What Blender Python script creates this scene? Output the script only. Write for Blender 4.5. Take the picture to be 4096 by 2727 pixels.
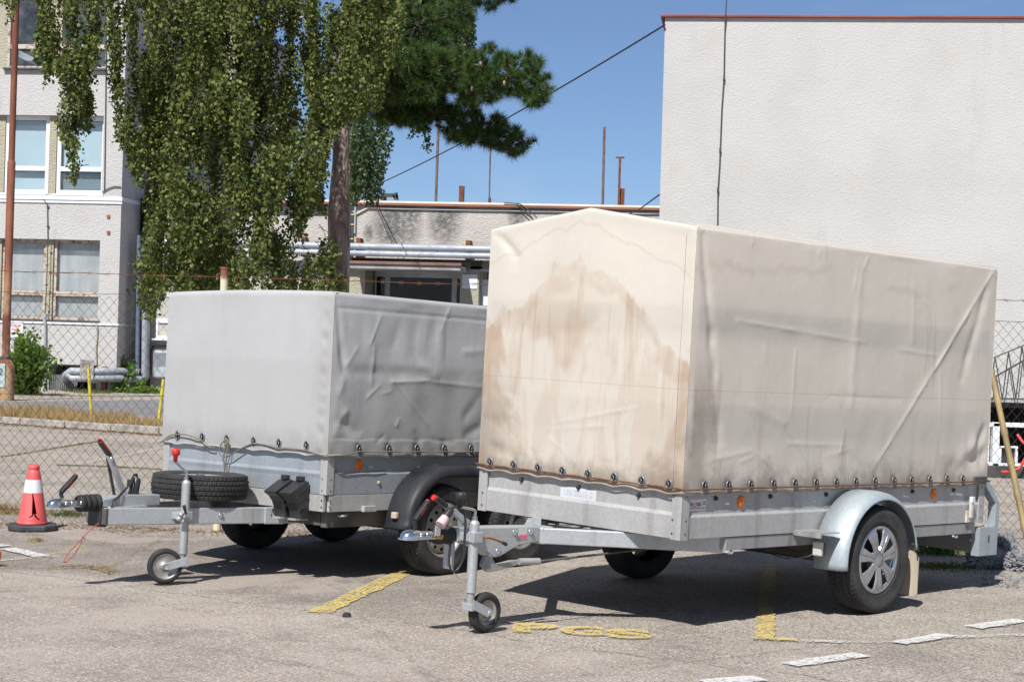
import bpy, math, random
import numpy as np
from math import sin, cos, pi, radians, atan2, hypot, sqrt
from mathutils import Vector, Matrix, noise
random.seed(7); rng = np.random.default_rng(7)
for o in list(bpy.data.objects): bpy.data.objects.remove(o)
SC = bpy.context.scene; COL = SC.collection

# ------------------------------------------------------------------ camera, sky, sun, exposure
FOC, EYE, PITCH, ROLL = 6954.5, 1.461, 0.00318, 0.02907
def cam_axes():
    f = Vector((0, cos(PITCH), sin(PITCH))); r = Vector((1, 0, 0)); u = r.cross(f)
    c, s = cos(ROLL), sin(ROLL)
    return c*r+s*u, -s*r+c*u, f
CR, CU, CF = cam_axes(); CO = Vector((0, 0, EYE))
cd = bpy.data.cameras.new('camera'); cam = bpy.data.objects.new('camera', cd); COL.objects.link(cam)
cd.sensor_width = 36; cd.lens = FOC/4096*36; cd.clip_end = 3000; cd.clip_start = .05
m = Matrix((CR, CU, -CF)).transposed().to_4x4(); m.translation = CO; cam.matrix_world = m
SC.camera = cam
AZ, EL = radians(69), radians(50)
sd = Vector((cos(AZ)*cos(EL), sin(AZ)*cos(EL), -sin(EL)))
W = bpy.data.worlds.new('World'); SC.world = W; W.use_nodes = True
wn = W.node_tree.nodes; wn.clear()
sky = wn.new('ShaderNodeTexSky'); sky.sky_type = 'NISHITA'; sky.sun_disc = False
sky.sun_elevation = EL; sky.sun_rotation = atan2(-sd.x, -sd.y); sky.air_density = .66; sky.dust_density = .45; sky.ozone_density = 6.0
bg = wn.new('ShaderNodeBackground'); bg.inputs[1].default_value = .085
wo = wn.new('ShaderNodeOutputWorld')
tcw = wn.new('ShaderNodeTexCoord'); mpw = wn.new('ShaderNodeMapping'); mpw.inputs['Scale'].default_value = (1.2, 1.0, 6.0); mpw.inputs['Rotation'].default_value = (.25, .1, .3)
nzw = wn.new('ShaderNodeTexNoise'); nzw.inputs['Scale'].default_value = 3.2; nzw.inputs['Detail'].default_value = 7; nzw.inputs['Roughness'].default_value = .6; nzw.inputs['Distortion'].default_value = .6
mrw = wn.new('ShaderNodeMapRange'); mrw.interpolation_type = 'SMOOTHSTEP'; mrw.inputs[1].default_value = .48; mrw.inputs[2].default_value = .85; mrw.inputs[3].default_value = .05; mrw.inputs[4].default_value = .42
mxw = wn.new('ShaderNodeMix'); mxw.data_type = 'RGBA'; mxw.inputs[7].default_value = (6.2, 6.6, 7.1, 1)
LK = W.node_tree.links.new; LK(tcw.outputs['Generated'], mpw.inputs[0]); LK(mpw.outputs[0], nzw.inputs['Vector']); LK(nzw.outputs[0], mrw.inputs[0]); LK(mrw.outputs[0], mxw.inputs[0]); LK(sky.outputs[0], mxw.inputs[6])
LK(mxw.outputs[2], bg.inputs[0]); W.node_tree.links.new(bg.outputs[0], wo.inputs[0])
sl = bpy.data.lights.new('sun', 'SUN'); sl.energy = 5.0; sl.angle = radians(.53); sl.color = (1, .972, .93)
so = bpy.data.objects.new('sun', sl); COL.objects.link(so); so.rotation_euler = sd.to_track_quat('-Z', 'Y').to_euler(); so.location = (-5, -10, 20)
SC.view_settings.view_transform = 'Standard'; SC.view_settings.look = 'None'
SC.view_settings.exposure = 0.35; SC.view_settings.gamma = 1

# ------------------------------------------------------------------ reading positions on real planes
DS = 4096/2355
CROP = {'D': (0, 0, DS), 'z1': (0, 0, .5102), 'z2': (0, 700, .5741), 'z3': (1000, 700, .4671), 'z4': (1000, 0, .574), 'z5': (0, 1600, .5102),
 'z6': (900, 1600, .5102), 'z7': (1500, 1800, .5912), 'z8': (2700, 1750, .6232), 'c1': (1880, 780, .4593), 'c2': (1880, 1400, .4593),
 'c3': (2700, 850, .7333), 'c4': (600, 1130, .586), 'y1': (3850, 1100, .7965), 'y2': (1900, 1700, .4246)}
def rayd(z, a, b):
    o = CROP[z]; x = o[0]+a*o[2]; y = o[1]+b*o[2]
    return CR*((x-2048)/FOC) - CU*((y-1363.5)/FOC) + CF
def ground_at(z, a, b, h=0.):
    d = rayd(z, a, b); t = (h-EYE)/d.z; return CO+d*t
def at_depth(z, a, b, Y):
    d = rayd(z, a, b); return CO+d*(Y/d.y)
class Frame:
    def __init__(s, mat): s.m = mat; s.i = mat.inverted()
    def hit(s, ax, val, z, a, b):
        d = rayd(z, a, b); o = s.i @ CO; dl = s.i.to_3x3() @ d
        k = 'xyz'.index(ax); t = (val-o[k])/dl[k]; return o+dl*t
def trailer_frame(x0, y0, z0, yaw, pit, rl, wd):
    cy, sy = cos(yaw), sin(yaw); X = Vector((-cy, -sy, 0)); Y = Vector((-sy, cy, 0)); Z = Vector((0, 0, 1))
    X2 = cos(pit)*X+sin(pit)*Z; Z2 = -sin(pit)*X+cos(pit)*Z
    Y3 = cos(rl)*Y+sin(rl)*Z2; Z3 = -sin(rl)*Y+cos(rl)*Z2
    m = Matrix((X2, -Y3, Z3)).transposed().to_4x4()
    m.translation = Vector((x0, y0, z0)) + Y3*(wd/2)
    return Frame(m)
TA = trailer_frame(.8937, 8.9595, .4917, .78165, .01897, .01814, 1.5)
TB = trailer_frame(-1.0939, 10.4626, .4326, .86667, .02728, -.00387, 1.548)

# ------------------------------------------------------------------ materials
MATS = {}
class NT:
    def __init__(s, name):
        s.mat = bpy.data.materials.new(name); s.mat.use_nodes = True; s.t = s.mat.node_tree; s.n = s.t.nodes
        s.n.clear(); s.out = s.n.new('ShaderNodeOutputMaterial'); s.tc = s.n.new('ShaderNodeTexCoord')
    def link(s, a, b): s.t.links.new(a, b)
    def put(s, sock, v):
        if v is None: return
        if isinstance(v, bpy.types.NodeSocket): s.link(v, sock)
        elif isinstance(v, (tuple, list)) and len(v) == 3 and sock.type == 'RGBA': sock.default_value = (*v, 1)
        else: sock.default_value = v
    def co(s, kind='Object', scale=(1, 1, 1)):
        mp = s.n.new('ShaderNodeMapping'); s.link(s.tc.outputs[kind], mp.inputs[0]); mp.inputs['Scale'].default_value = scale; return mp.outputs[0]
    def geo(s): return s.n.new('ShaderNodeNewGeometry')
    def noise(s, scale, detail=4, rough=.55, vec=None, dist=0):
        q = s.n.new('ShaderNodeTexNoise'); q.inputs['Scale'].default_value = scale; q.inputs['Detail'].default_value = detail
        q.inputs['Roughness'].default_value = rough; q.inputs['Distortion'].default_value = dist
        s.link(vec if vec is not None else s.co(), q.inputs['Vector']); return q.outputs[0]
    def vor(s, scale, vec=None, out='Color', feature='F1'):
        q = s.n.new('ShaderNodeTexVoronoi'); q.feature = feature; q.inputs['Scale'].default_value = scale
        s.link(vec if vec is not None else s.co(), q.inputs['Vector']); return q.outputs[out]
    def sep(s, v):
        q = s.n.new('ShaderNodeSeparateXYZ'); s.link(v, q.inputs[0]); return q.outputs
    def m(s, op, a, b=None, c=None, clamp=False):
        q = s.n.new('ShaderNodeMath'); q.operation = op; q.use_clamp = clamp
        for i, v in enumerate((a, b, c)):
            if v is not None: s.put(q.inputs[i], v)
        return q.outputs[0]
    def ramp(s, v, lo, hi, a=0., b=1.):
        q = s.n.new('ShaderNodeMapRange'); q.interpolation_type = 'SMOOTHSTEP'; s.put(q.inputs[0], v)
        q.inputs[1].default_value = lo; q.inputs[2].default_value = hi; q.inputs[3].default_value = a; q.inputs[4].default_value = b; return q.outputs[0]
    def mix(s, f, a, b, mode='MIX'):
        q = s.n.new('ShaderNodeMix'); q.data_type = 'RGBA'; q.blend_type = mode
        s.put(q.inputs[0], f); s.put(q.inputs[6], a); s.put(q.inputs[7], b); return q.outputs[2]
    def bump(s, h, strength=.5, dist=.01, normal=None):
        q = s.n.new('ShaderNodeBump'); q.inputs['Strength'].default_value = strength; q.inputs['Distance'].default_value = dist
        s.link(h, q.inputs['Height']); 
        if normal is not None: s.link(normal, q.inputs['Normal'])
        return q.outputs[0]
    def bsdf(s, col, rough=.6, metal=0., normal=None, spec=.5, trans=None, **kw):
        q = s.n.new('ShaderNodeBsdfPrincipled'); s.put(q.inputs['Base Color'], col); s.put(q.inputs['Roughness'], rough)
        s.put(q.inputs['Metallic'], metal); q.inputs['Specular IOR Level'].default_value = spec
        if normal is not None: s.link(normal, q.inputs['Normal'])
        for k, v in kw.items(): s.put(q.inputs[k.replace('_', ' ')], v)
        return q.outputs[0]
    def mixs(s, f, a, b):
        q = s.n.new('ShaderNodeMixShader'); s.put(q.inputs[0], f); s.link(a, q.inputs[1]); s.link(b, q.inputs[2]); return q.outputs[0]
    def done(s, sh): s.link(sh, s.out.inputs[0]); return s.mat
def rgb(r, g, b):
    f = lambda v: ((v/255+.055)/1.055)**2.4 if v > 10 else v/255/12.92
    return (f(r), f(g), f(b))
def simple(name, c1, c2=None, scale=6, rough=.6, metal=0., bump=0., bscale=60, bdist=.003, streak=False, spec=.5, lo=.35, hi=.65):
    if name in MATS: return MATS[name]
    t = NT(name); v = t.co(scale=(1, 1, .12) if streak else (1, 1, 1))
    col = c1
    if c2 is not None:
        col = t.mix(t.ramp(t.noise(scale, 6, .6, v), lo, hi), c1, c2)
    nrm = t.bump(t.noise(bscale, 4), bump, bdist) if bump else None
    MATS[name] = t.done(t.bsdf(col, rough, metal, nrm, spec)); return MATS[name]

def m_galv(name, c, rough=.42, metal=.55, dirt=(.10, .09, .08), dirt_amt=.45):
    t = NT(name); cell = t.vor(70, out='Color'); g = t.sep(cell)[0]
    n1 = t.noise(3.2, 6, .65); st = t.noise(9, 5, .6, t.co(scale=(1, 1, .08)))
    col = t.mix(t.ramp(g, 0, 1, .0, .22), c, tuple(x*1.5 for x in c))
    col = t.mix(t.ramp(n1, .45, .75, 0, .35), col, tuple(x*.62 for x in c))
    col = t.mix(t.ramp(st, .5, .78, 0, dirt_amt), col, dirt)
    col = t.mix(t.ramp(t.noise(26, 5, .7), .62, .78, 0, .35), col, (.24, .17, .11))
    r = t.ramp(n1, .3, .7, rough, rough+.22)
    return t.done(t.bsdf(col, r, metal, t.bump(t.noise(90, 3), .12, .002)))
GALV = m_galv('galvanised_steel', (.43, .45, .46), .42, .5)
GALV_PANEL = m_galv('weathered_zinc_sheet', (.40, .395, .385), .55, .3, (.20, .175, .15), .5)
GALV_BLUE = m_galv('bluish_zinc_sheet', (.37, .405, .43), .42, .5, (.2, .19, .17), .35)
GALV_FENDER = m_galv('fender_zinc', (.38, .43, .455), .42, .4, (.25, .25, .24), .3)
CHROME = simple('bright_zinc', (.62, .66, .72), (.45, .48, .5), 12, .22, .95, .1, 60)
STEELDK = simple('dark_underframe_steel', (.16, .15, .14), (.09, .08, .07), 5, .7, .3, .2, 50)  # darker steel tone for underframe, rivets and cover hoops
RUBBER = simple('dusty_rubber', (.014, .014, .015), (.03, .029, .027), 9, .78, 0, .15, 120, .002)
SIDEWALL = simple('grey_tyre_sidewall', (.026, .026, .027), (.05, .048, .045), 8, .72, 0, .1, 120, .002)
BPLAST = simple('black_plastic', (.018, .019, .022), (.03, .03, .032), 10, .42)
FENDPL = simple('black_plastic_fender', (.014, .016, .021), (.032, .033, .037), 5, .5, 0, .1, 80, .002, streak=True, spec=.3)
REDPL = simple('red_plastic', (.62, .02, .015), (.5, .03, .02), 12, .4)
PINKPL = simple('faded_pink_plastic', (.62, .47, .46), (.5, .36, .34), 20, .6)
ORANGE = simple('amber_reflector', (.75, .19, .005), (.6, .13, .01), 60, .3)
WHITE = simple('white_paint_metal', (.72, .73, .74), (.55, .55, .54), 5, .5, 0, .1, 40)
RIMST = simple('dusty_steel_rim', (.42, .41, .39), (.27, .25, .22), 9, .45, .5)
RIMDK = simple('brake_dust_black', (.02, .02, .02), (.05, .04, .035), 20, .8)
HUBC = simple('silver_hubcap', (.48, .49, .51), (.36, .36, .37), 14, .28, .75)
RUST = simple('rusted_steel', (.22, .075, .03), (.11, .04, .022), 10, .85, .1, .5, 60, .004)
RUSTLT = simple('orange_rust', (.40, .15, .06), (.2, .07, .03), 14, .85, 0, .4, 60)
ROPEM = simple('weathered_rope', (.21, .19, .13), (.12, .11, .08), 60, .9)
ROPEBR = simple('brown_strap_rope', (.19, .075, .035), (.10, .05, .035), 40, .85)
BLACK = simple('dark_void', (.006, .006, .007), None, rough=.9)  # near-black puts unlit depth into openings; also plain black print and cable
MFLAP = simple('beige_mudflap', (.52, .44, .33), (.36, .31, .24), 8, .7, 0, .2, 50, streak=True)

# ------------------------------------------------------------------ mesh builder
class MB:
    def __init__(s, off=(0, 0, 0)): s.v = []; s.f = []; s.off = Vector(off); s.sm = []
    def add(s, vs, fs, smooth=False, M=None):
        n = len(s.v)
        for p in vs:
            p = Vector(p)
            if M is not None: p = M @ p
            s.v.append(p+s.off)
        for f in fs: s.f.append([i+n for i in f]); s.sm.append(smooth)
        return s
    def box(s, lo, hi, M=None):
        x0, y0, z0 = lo; x1, y1, z1 = hi
        vs = [(x0, y0, z0), (x1, y0, z0), (x1, y1, z0), (x0, y1, z0), (x0, y0, z1), (x1, y0, z1), (x1, y1, z1), (x0, y1, z1)]
        return s.add(vs, [(3, 2, 1, 0), (4, 5, 6, 7), (0, 1, 5, 4), (1, 2, 6, 5), (2, 3, 7, 6), (3, 0, 4, 7)], M=M)
    def prism(s, poly, ax, a, b, M=None):
        n = len(poly); i = 'xyz'.index(ax)
        def mk(p, t):
            q = [p[0], p[1]]; q.insert(i, t); return q
        vs = [mk(p, a) for p in poly]+[mk(p, b) for p in poly]
        fs = [list(range(n))[::-1], [n+k for k in range(n)]]+[(k, (k+1) % n, n+(k+1) % n, n+k) for k in range(n)]
        return s.add(vs, fs, M=M)
    def bar(s, a, b, w, h, up=(0, 0, 1)):
        a = Vector(a); b = Vector(b); d = (b-a).normalized(); u = Vector(up); sx = d.cross(u).normalized(); u = sx.cross(d)
        vs = [p+sx*(i*w/2)+u*(j*h/2) for p in (a, b) for i, j in ((-1, -1), (1, -1), (1, 1), (-1, 1))]
        return s.add(vs, [(0, 1, 2, 3), (7, 6, 5, 4), (0, 4, 5, 1), (1, 5, 6, 2), (2, 6, 7, 3), (3, 7, 4, 0)])
    def tube(s, pts, r, n=8, caps=True):
        pts = [Vector(p) for p in pts]; rs = r if isinstance(r, (list, tuple)) else [r]*len(pts)
        base = len(s.v); t0 = (pts[1]-pts[0]).normalized(); u = t0.orthogonal().normalized(); vs = []
        for i, p in enumerate(pts):
            t = (pts[min(i+1, len(pts)-1)]-pts[max(i-1, 0)])
            t = t.normalized() if t.length > 1e-9 else t0
            u = (u-t*u.dot(t)); u = u.normalized() if u.length > 1e-6 else t.orthogonal().normalized(); w = t.cross(u)
            for k in range(n): an = 2*pi*k/n; vs.append(p+(u*cos(an)+w*sin(an))*rs[i])
        fs = [(i*n+k, i*n+(k+1) % n, (i+1)*n+(k+1) % n, (i+1)*n+k) for i in range(len(pts)-1) for k in range(n)]
        s.add(vs, fs, True)
        if caps:
            m_ = len(pts)-1; s.add([vs[k] for k in range(n)], [list(range(n))[::-1]]); s.add([vs[m_*n+k] for k in range(n)], [list(range(n))])
        return s
    def lathe(s, prof, c=(0, 0, 0), ax='z', n=32, closed=False, M=None, smooth=True):
        # prof: (radius, height) list
        vs = []
        for r_, h_ in prof:
            for k in range(n):
                a = 2*pi*k/n; p = (r_*cos(a), r_*sin(a), h_)
                if ax == 'y': p = (p[0], p[2], -p[1])
                if ax == 'x': p = (p[2], p[0], p[1])
                vs.append(Vector(p)+Vector(c))
        m_ = len(prof); L = m_ if closed else m_-1
        fs = [(i*n+k, i*n+(k+1) % n, ((i+1) % m_)*n+(k+1) % n, ((i+1) % m_)*n+k) for i in range(L) for k in range(n)]
        return s.add(vs, fs, smooth, M)
    def build(s, name, mat, parent=None, bevel=0, seg=2, thick=0, recalc=True, loc=None):
        me = bpy.data.meshes.new(name); me.from_pydata([tuple(p) for p in s.v], [], s.f)
        me.polygons.foreach_set('use_smooth', s.sm)
        me.materials.append(mat); o = bpy.data.objects.new(name, me); COL.objects.link(o)
        if recalc:
            import bmesh
            bm = bmesh.new(); bm.from_mesh(me); bmesh.ops.recalc_face_normals(bm, faces=bm.faces); bm.to_mesh(me); bm.free()
        if parent is not None: o.parent = parent
        if loc is not None: o.location = loc
        if thick:
            md = o.modifiers.new('s', 'SOLIDIFY'); md.thickness = thick; md.offset = 0
        if bevel:
            md = o.modifiers.new('b', 'BEVEL'); md.width = bevel; md.segments = seg; md.limit_method = 'ANGLE'; md.angle_limit = radians(40); md.harden_normals = False
        return o
def tris_mesh(name, V, F, mat, parent=None, smooth=False):
    V = np.asarray(V, dtype=np.float32).reshape(-1, 3); F = np.asarray(F, dtype=np.int32)
    k = F.shape[1]; me = bpy.data.meshes.new(name); me.vertices.add(len(V)); me.vertices.foreach_set('co', V.ravel())
    me.loops.add(F.size); me.loops.foreach_set('vertex_index', F.ravel()); me.polygons.add(len(F))
    me.polygons.foreach_set('loop_start', np.arange(0, F.size, k, dtype=np.int32))
    me.update(calc_edges=True); me.materials.append(mat)
    if smooth: me.polygons.foreach_set('use_smooth', [True]*len(F))
    o = bpy.data.objects.new(name, me); COL.objects.link(o)
    if parent is not None: o.parent = parent
    return o
def tag(o, label=None, cat=None, group=None, kind=None):
    if label: o['label'] = label
    if cat: o['category'] = cat
    if group: o['group'] = group
    if kind: o['kind'] = kind
    return o
def thing(name, label, cat, loc=(0, 0, 0), rz=0, group=None, matrix=None):
    o = bpy.data.objects.new(name, None); COL.objects.link(o); o.empty_display_size = .2
    if matrix is not None: o.matrix_world = matrix
    else: o.location = loc; o.rotation_euler = (0, 0, rz)
    return tag(o, label, cat, group)
def copy_obj(o, parent=None, loc=None, rot=None):
    c = o.copy(); COL.objects.link(c); c.parent = parent
    if loc is not None: c.location = loc
    if rot is not None: c.rotation_euler = rot
    return c
def copy_tree(o, parent=None, loc=None, rot=None):
    c = copy_obj(o, parent, loc, rot)
    for ch in [x for x in bpy.data.objects if x.parent == o]: copy_tree(ch, c)
    return c
def text_mesh(s, size, name, mat, parent, M, extrude=.0004, sx=1., align='CENTER', bold=0.):
    cu = bpy.data.curves.new('t', 'FONT'); cu.body = s; cu.size = size; cu.extrude = extrude; cu.align_x = align; cu.align_y = 'CENTER'; cu.offset = bold
    to = bpy.data.objects.new('t', cu); COL.objects.link(to); dg = bpy.context.evaluated_depsgraph_get()
    me = bpy.data.meshes.new_from_object(to.evaluated_get(dg)); bpy.data.objects.remove(to)
    me.transform(M @ Matrix.Diagonal((sx, 1, 1, 1))); me.name = name; me.materials.clear(); me.materials.append(mat)
    o = bpy.data.objects.new(name, me); COL.objects.link(o); o.parent = parent; return o

# ------------------------------------------------------------------ ground
def mat_ground():
    t = NT('old_gravelly_asphalt'); v = t.co('Object'); x, y, z = t.sep(v)
    big = t.noise(.55, 5, .6, v); mid = t.noise(3.5, 6, .65, v); fine = t.noise(60, 4, .7, v)
    cells = t.sep(t.vor(125, v, 'Color'))[0]; cells2 = t.sep(t.vor(60, v, 'Color'))[1]; broad = t.noise(1.7, 5, .6, v)
    base = t.mix(t.ramp(big, .35, .65), (.272, .238, .200), (.352, .312, .264))
    # smoother cement-coloured patch at the lower left, edge runs diagonally
    e = t.m('ADD', t.m('ADD', t.m('MULTIPLY', x, .62), y), t.m('MULTIPLY', t.m('SUBTRACT', t.noise(1.6, 5, .6, v), .5), .5))
    patch = t.ramp(e, 8.72, 8.80, 1, 0)
    base = t.mix(t.m('MULTIPLY', patch, .55), base, (.315, .268, .228))
    pale = t.m('MULTIPLY', t.ramp(t.noise(1.1, 3, .5, v, .4), .56, .62), .42)
    base = t.mix(pale, base, (.37, .325, .285))
    agg = t.m('MULTIPLY', t.ramp(cells, .0, .42, 1, 0), t.m('SUBTRACT', 1, t.m('MULTIPLY', patch, .5)))
    col = t.mix(t.m('MULTIPLY', agg, .78), base, (.075, .073, .063))
    col = t.mix(t.m('MULTIPLY', t.ramp(cells, .74, .94), .75), col, (.60, .54, .47))
    col = t.mix(t.m('MULTIPLY', t.ramp(cells2, .90, .97), .4), col, (.36, .22, .13))
    col = t.mix(t.ramp(mid, .52, .78, 0, .38), col, (.13, .12, .11))
    col = t.mix(t.ramp(fine, .4, .7, 0, .3), col, (.16, .145, .13))
    col = t.mix(t.ramp(broad, .5, .68, 0, .42), col, (.40, .35, .305)); col = t.mix(t.ramp(broad, .48, .32, 0, .40), col, (.15, .13, .115))
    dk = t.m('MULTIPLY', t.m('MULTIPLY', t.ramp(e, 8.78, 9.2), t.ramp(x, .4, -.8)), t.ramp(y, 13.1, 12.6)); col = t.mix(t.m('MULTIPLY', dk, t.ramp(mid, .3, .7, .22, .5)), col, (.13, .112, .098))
    smp = t.m('MULTIPLY', t.ramp(t.noise(.9, 4, .55, v, .6), .53, .60), t.ramp(x, .3, -1.2)); col = t.mix(t.m('MULTIPLY', smp, .55), col, (.37, .32, .275))
    ed = t.m('ABSOLUTE', t.m('SUBTRACT', e, 8.77)); crack = t.ramp(ed, .0, .03, 1, 0)
    col = t.mix(t.m('MULTIPLY', crack, t.ramp(t.noise(9, 3, .6, v), .4, .6, .1, .6)), col, (.07, .06, .05))
    # thin cracks
    vd = t.vor(.42, v, 'Distance', 'DISTANCE_TO_EDGE')
    wob = t.m('ADD', vd, t.m('MULTIPLY', t.m('SUBTRACT', t.noise(4, 5, .6, v), .5), .06))
    ck = t.m('MULTIPLY', t.ramp(t.m('ABSOLUTE', wob), .0, .008, 1, 0), t.ramp(t.noise(.8, 2, .5, v), .36, .5))
    col = t.mix(t.m('MULTIPLY', ck, .28), col, (.06, .05, .04))
    oil = t.m('MULTIPLY', t.ramp(t.noise(2.3, 3, .5, v), .66, .74), .45)
    col = t.mix(oil, col, (.09, .08, .075))
    h = t.m('ADD', t.m('MULTIPLY', t.vor(125, v, 'Distance'), .4), t.m('ADD', t.m('MULTIPLY', fine, .5), t.m('MULTIPLY', mid, 1.2)))
    return t.done(t.bsdf(col, .93, 0, t.bump(h, .5, .005), .25))
g = MB(); NX, NY = 90, 120
# one sheet to the horizon: finer near the trailers, with millimetre unevenness
xs = [-600, -200, -60, -25]+list(np.linspace(-12, 12, 121))+[25, 60, 200, 600]
ys = [-60, -10, 2]+list(np.linspace(5, 17, 81))+[20, 25, 32, 45, 70, 120, 300, 900]
vs = [(x, y, (noise.noise(Vector((x*.7, y*.7, 0)))*.004 if 5 < y < 17 and abs(x) < 12 else 0)-.004) for y in ys for x in xs]
nx = len(xs); fs = [(j*nx+i, j*nx+i+1, (j+1)*nx+i+1, (j+1)*nx+i) for j in range(len(ys)-1) for i in range(nx-1)]
g.add(vs, fs, True); tag(g.build('ground', mat_ground(), recalc=False), kind='structure')

def mat_paint(name, c, wear, dark=(.2, .18, .16), scale=30):
    t = NT(name); v = t.co('Object'); n1 = t.noise(scale*1.7, 5, .7, v); n2 = t.noise(7, 4, .6, v)
    mask = t.ramp(t.m('ADD', t.m('MULTIPLY', n1, .75), t.m('MULTIPLY', n2, .35)), wear-.03, wear+.07, .88, 0)
    sp = t.ramp(t.sep(t.vor(75, v, 'Color'))[0], 0, .2, .25, 1); mask = t.m('MULTIPLY', mask, sp)
    col = t.mix(t.ramp(n1, .3, .7), c, tuple(q*.75 for q in c))
    tr = t.n.new('ShaderNodeBsdfTransparent').outputs[0]
    return t.done(t.mixs(mask, tr, t.bsdf(col, .85, 0, t.bump(n1, .3, .003))))
YEL = mat_paint('worn_yellow_paint', (.62, .485, .17), .575)
YEL2 = mat_paint('very_worn_yellow_paint', (.5, .41, .18), .47)
WHT = mat_paint('worn_white_paint', (.68, .665, .64), .61)
WHT2 = mat_paint('very_worn_white_paint', (.58, .56, .53), .53)
def strip(name, pts, w, mat, z=.003):
    """painted strip with ragged edges along ground points"""
    P = [Vector((p[0], p[1], 0)) for p in pts]; out = []
    for a, b in zip(P[:-1], P[1:]):
        n = max(2, int((b-a).length/.05))
        out += [a.lerp(b, i/n) for i in range(n)]
    out.append(P[-1]); mb = MB(); vs = []
    for i, p in enumerate(out):
        d = (out[min(i+1, len(out)-1)]-out[max(i-1, 0)]).normalized(); s = Vector((-d.y, d.x, 0))
        for k in (-1, 1):
            q = p+s*(k*w/2*(1+.22*noise.noise(p*9+Vector((k*9, 0, 0)))+.25*noise.noise(p*45+Vector((k*9, 0, 0))))); vs.append((q.x, q.y, z))
    mb.add(vs, [(2*i, 2*i+1, 2*i+3, 2*i+2) for i in range(len(out)-1)])
    return tag(mb.build(name, mat, recalc=False), kind='structure')
def patch(name, poly, mat, z=.006):
    mb = MB(); mb.add([(p[0], p[1], z) for p in poly], [list(range(len(poly)))]); return tag(mb.build(name, mat, recalc=False), kind='structure')
G = lambda z, a, b: ground_at(z, a, b)
a0 = Vector((-.66, 11.3, 0)); strip('yellow_line', [(-.50, 11.75), (-.655, 11.06), (-1.0, 9.36)], .13, YEL)
strip('yellow_line', [(1.83, 12.1), (1.78, 11.77), (1.36, 9.05), (1.345, 8.96)], .10, YEL)
strip('yellow_line', [(1.28, 8.94), (1.51, 8.91)], .085, YEL, .006)
strip('yellow_line', [G('z5', 1210, 1010), G('z5', 850, 1090), G('z5', 460, 1195), G('z5', 250, 1250), G('z5', -80, 1325)], .11, YEL2)
strip('white_line', [(1.52, 8.91), (1.75, 8.90), (2.01, 8.95), (2.34, 9.16), (2.78, 9.30), (4.2, 9.75)], .075, WHT2)
for a, b, w in (((2.02, 8.90), (2.36, 9.22), .10), ((2.56, 9.50), (2.92, 9.81), .11), ((1.35, 8.19), (1.76, 8.53), .115), ((.90, 7.68), (1.16, 7.83), .12)):
    strip('white_dash', [a, b], w, WHT, .006)
strip('white_dash', [G('z5', 60, 1165), G('z5', 330, 1228)], .12, WHT, .006)
strip('white_dash', [G('z5', -70, 1150), G('z5', 50, 1138)], .1, WHT, .006)
strip('white_line', [G('z5', -60, 1262), G('z5', 200, 1240), G('z5', 450, 1226)], .055, WHT2)
strip('white_line', [G('z5', 560, 512), G('z5', 1000, 428), G('z5', 1500, 330)], .11, WHT2)
# the three letters
for ch, (a, b) in zip('PGS', (((930, 1205), (1240, 1200)), ((1250, 1222), (1560, 1220)), ((1575, 1245), (1865, 1240)))):
    p = G('z7', (a[0]+b[0])/2, (a[1]+b[1])/2)
    o = text_mesh(ch, .36, 'painted_letter', YEL, None, Matrix.Identity(4), extrude=0, bold=.022)
    vx = [v.co.x for v in o.data.vertices]; vy = [v.co.y for v in o.data.vertices]; sx_ = .235/(max(vx)-min(vx)); sy_ = .30/(max(vy)-min(vy)); mx, my = (max(vx)+min(vx))/2, (max(vy)+min(vy))/2
    for v in o.data.vertices: v.co = Vector(((v.co.x-mx)*sx_, (v.co.y-my)*sy_, 0))
    o.location = (p.x, p.y, .004)
    tag(o, kind='structure')

# far side of the fence: kerb, verge, path
SOIL = simple('dry_soil', (.21, .155, .095), (.33, .25, .15), 3, .95, 0, .6, 30, .02)
PATHM = simple('grey_asphalt_path', (.15, .148, .15), (.20, .195, .19), 2, .9, 0, .3, 60, .004)
KERBM = simple('weathered_kerb_concrete', (.40, .37, .33), (.24, .22, .19), 6, .9, 0, .5, 40, .006)
k0 = Vector((-8.6, 28.1, 0)); k1 = Vector((-4.2, 25.3, 0)); kd = (k1-k0).normalized(); kn = Vector((-kd.y, kd.x, 0))
S0 = k0-kd*6; S1 = k1+kd*6.5
v0 = [S0+kn*.1, S1+kn*.1, S1+kn*3.9, S0+kn*3.9]
patch('verge', v0, SOIL, .004)
pp = [S0+kn*3.9, S1+kn*3.9, S1+kn*30, S0+kn*30]; patch('path', pp, PATHM, .004)
kr = thing('kerb', None, None, (0, 0, 0)); kr['kind'] = 'structure'
stone = MB().box((0, 0, -.02), (.98, .12, .11)).build('kerb_stone', KERBM, kr, .012)
ang = atan2(kd.y, kd.x)
for i in range(-3, 12):
    p = k0+kd*(i*1.0); q = stone if i == -3 else copy_obj(stone, kr)
    q.location = (p.x, p.y, random.uniform(-.008, .008)); q.rotation_euler = (random.uniform(-.02, .02), 0, ang)
GR = simple('building_strip_soil', (.19, .16, .11), (.13, .15, .07), 2, .95, 0, .5, 25, .02)

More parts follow.
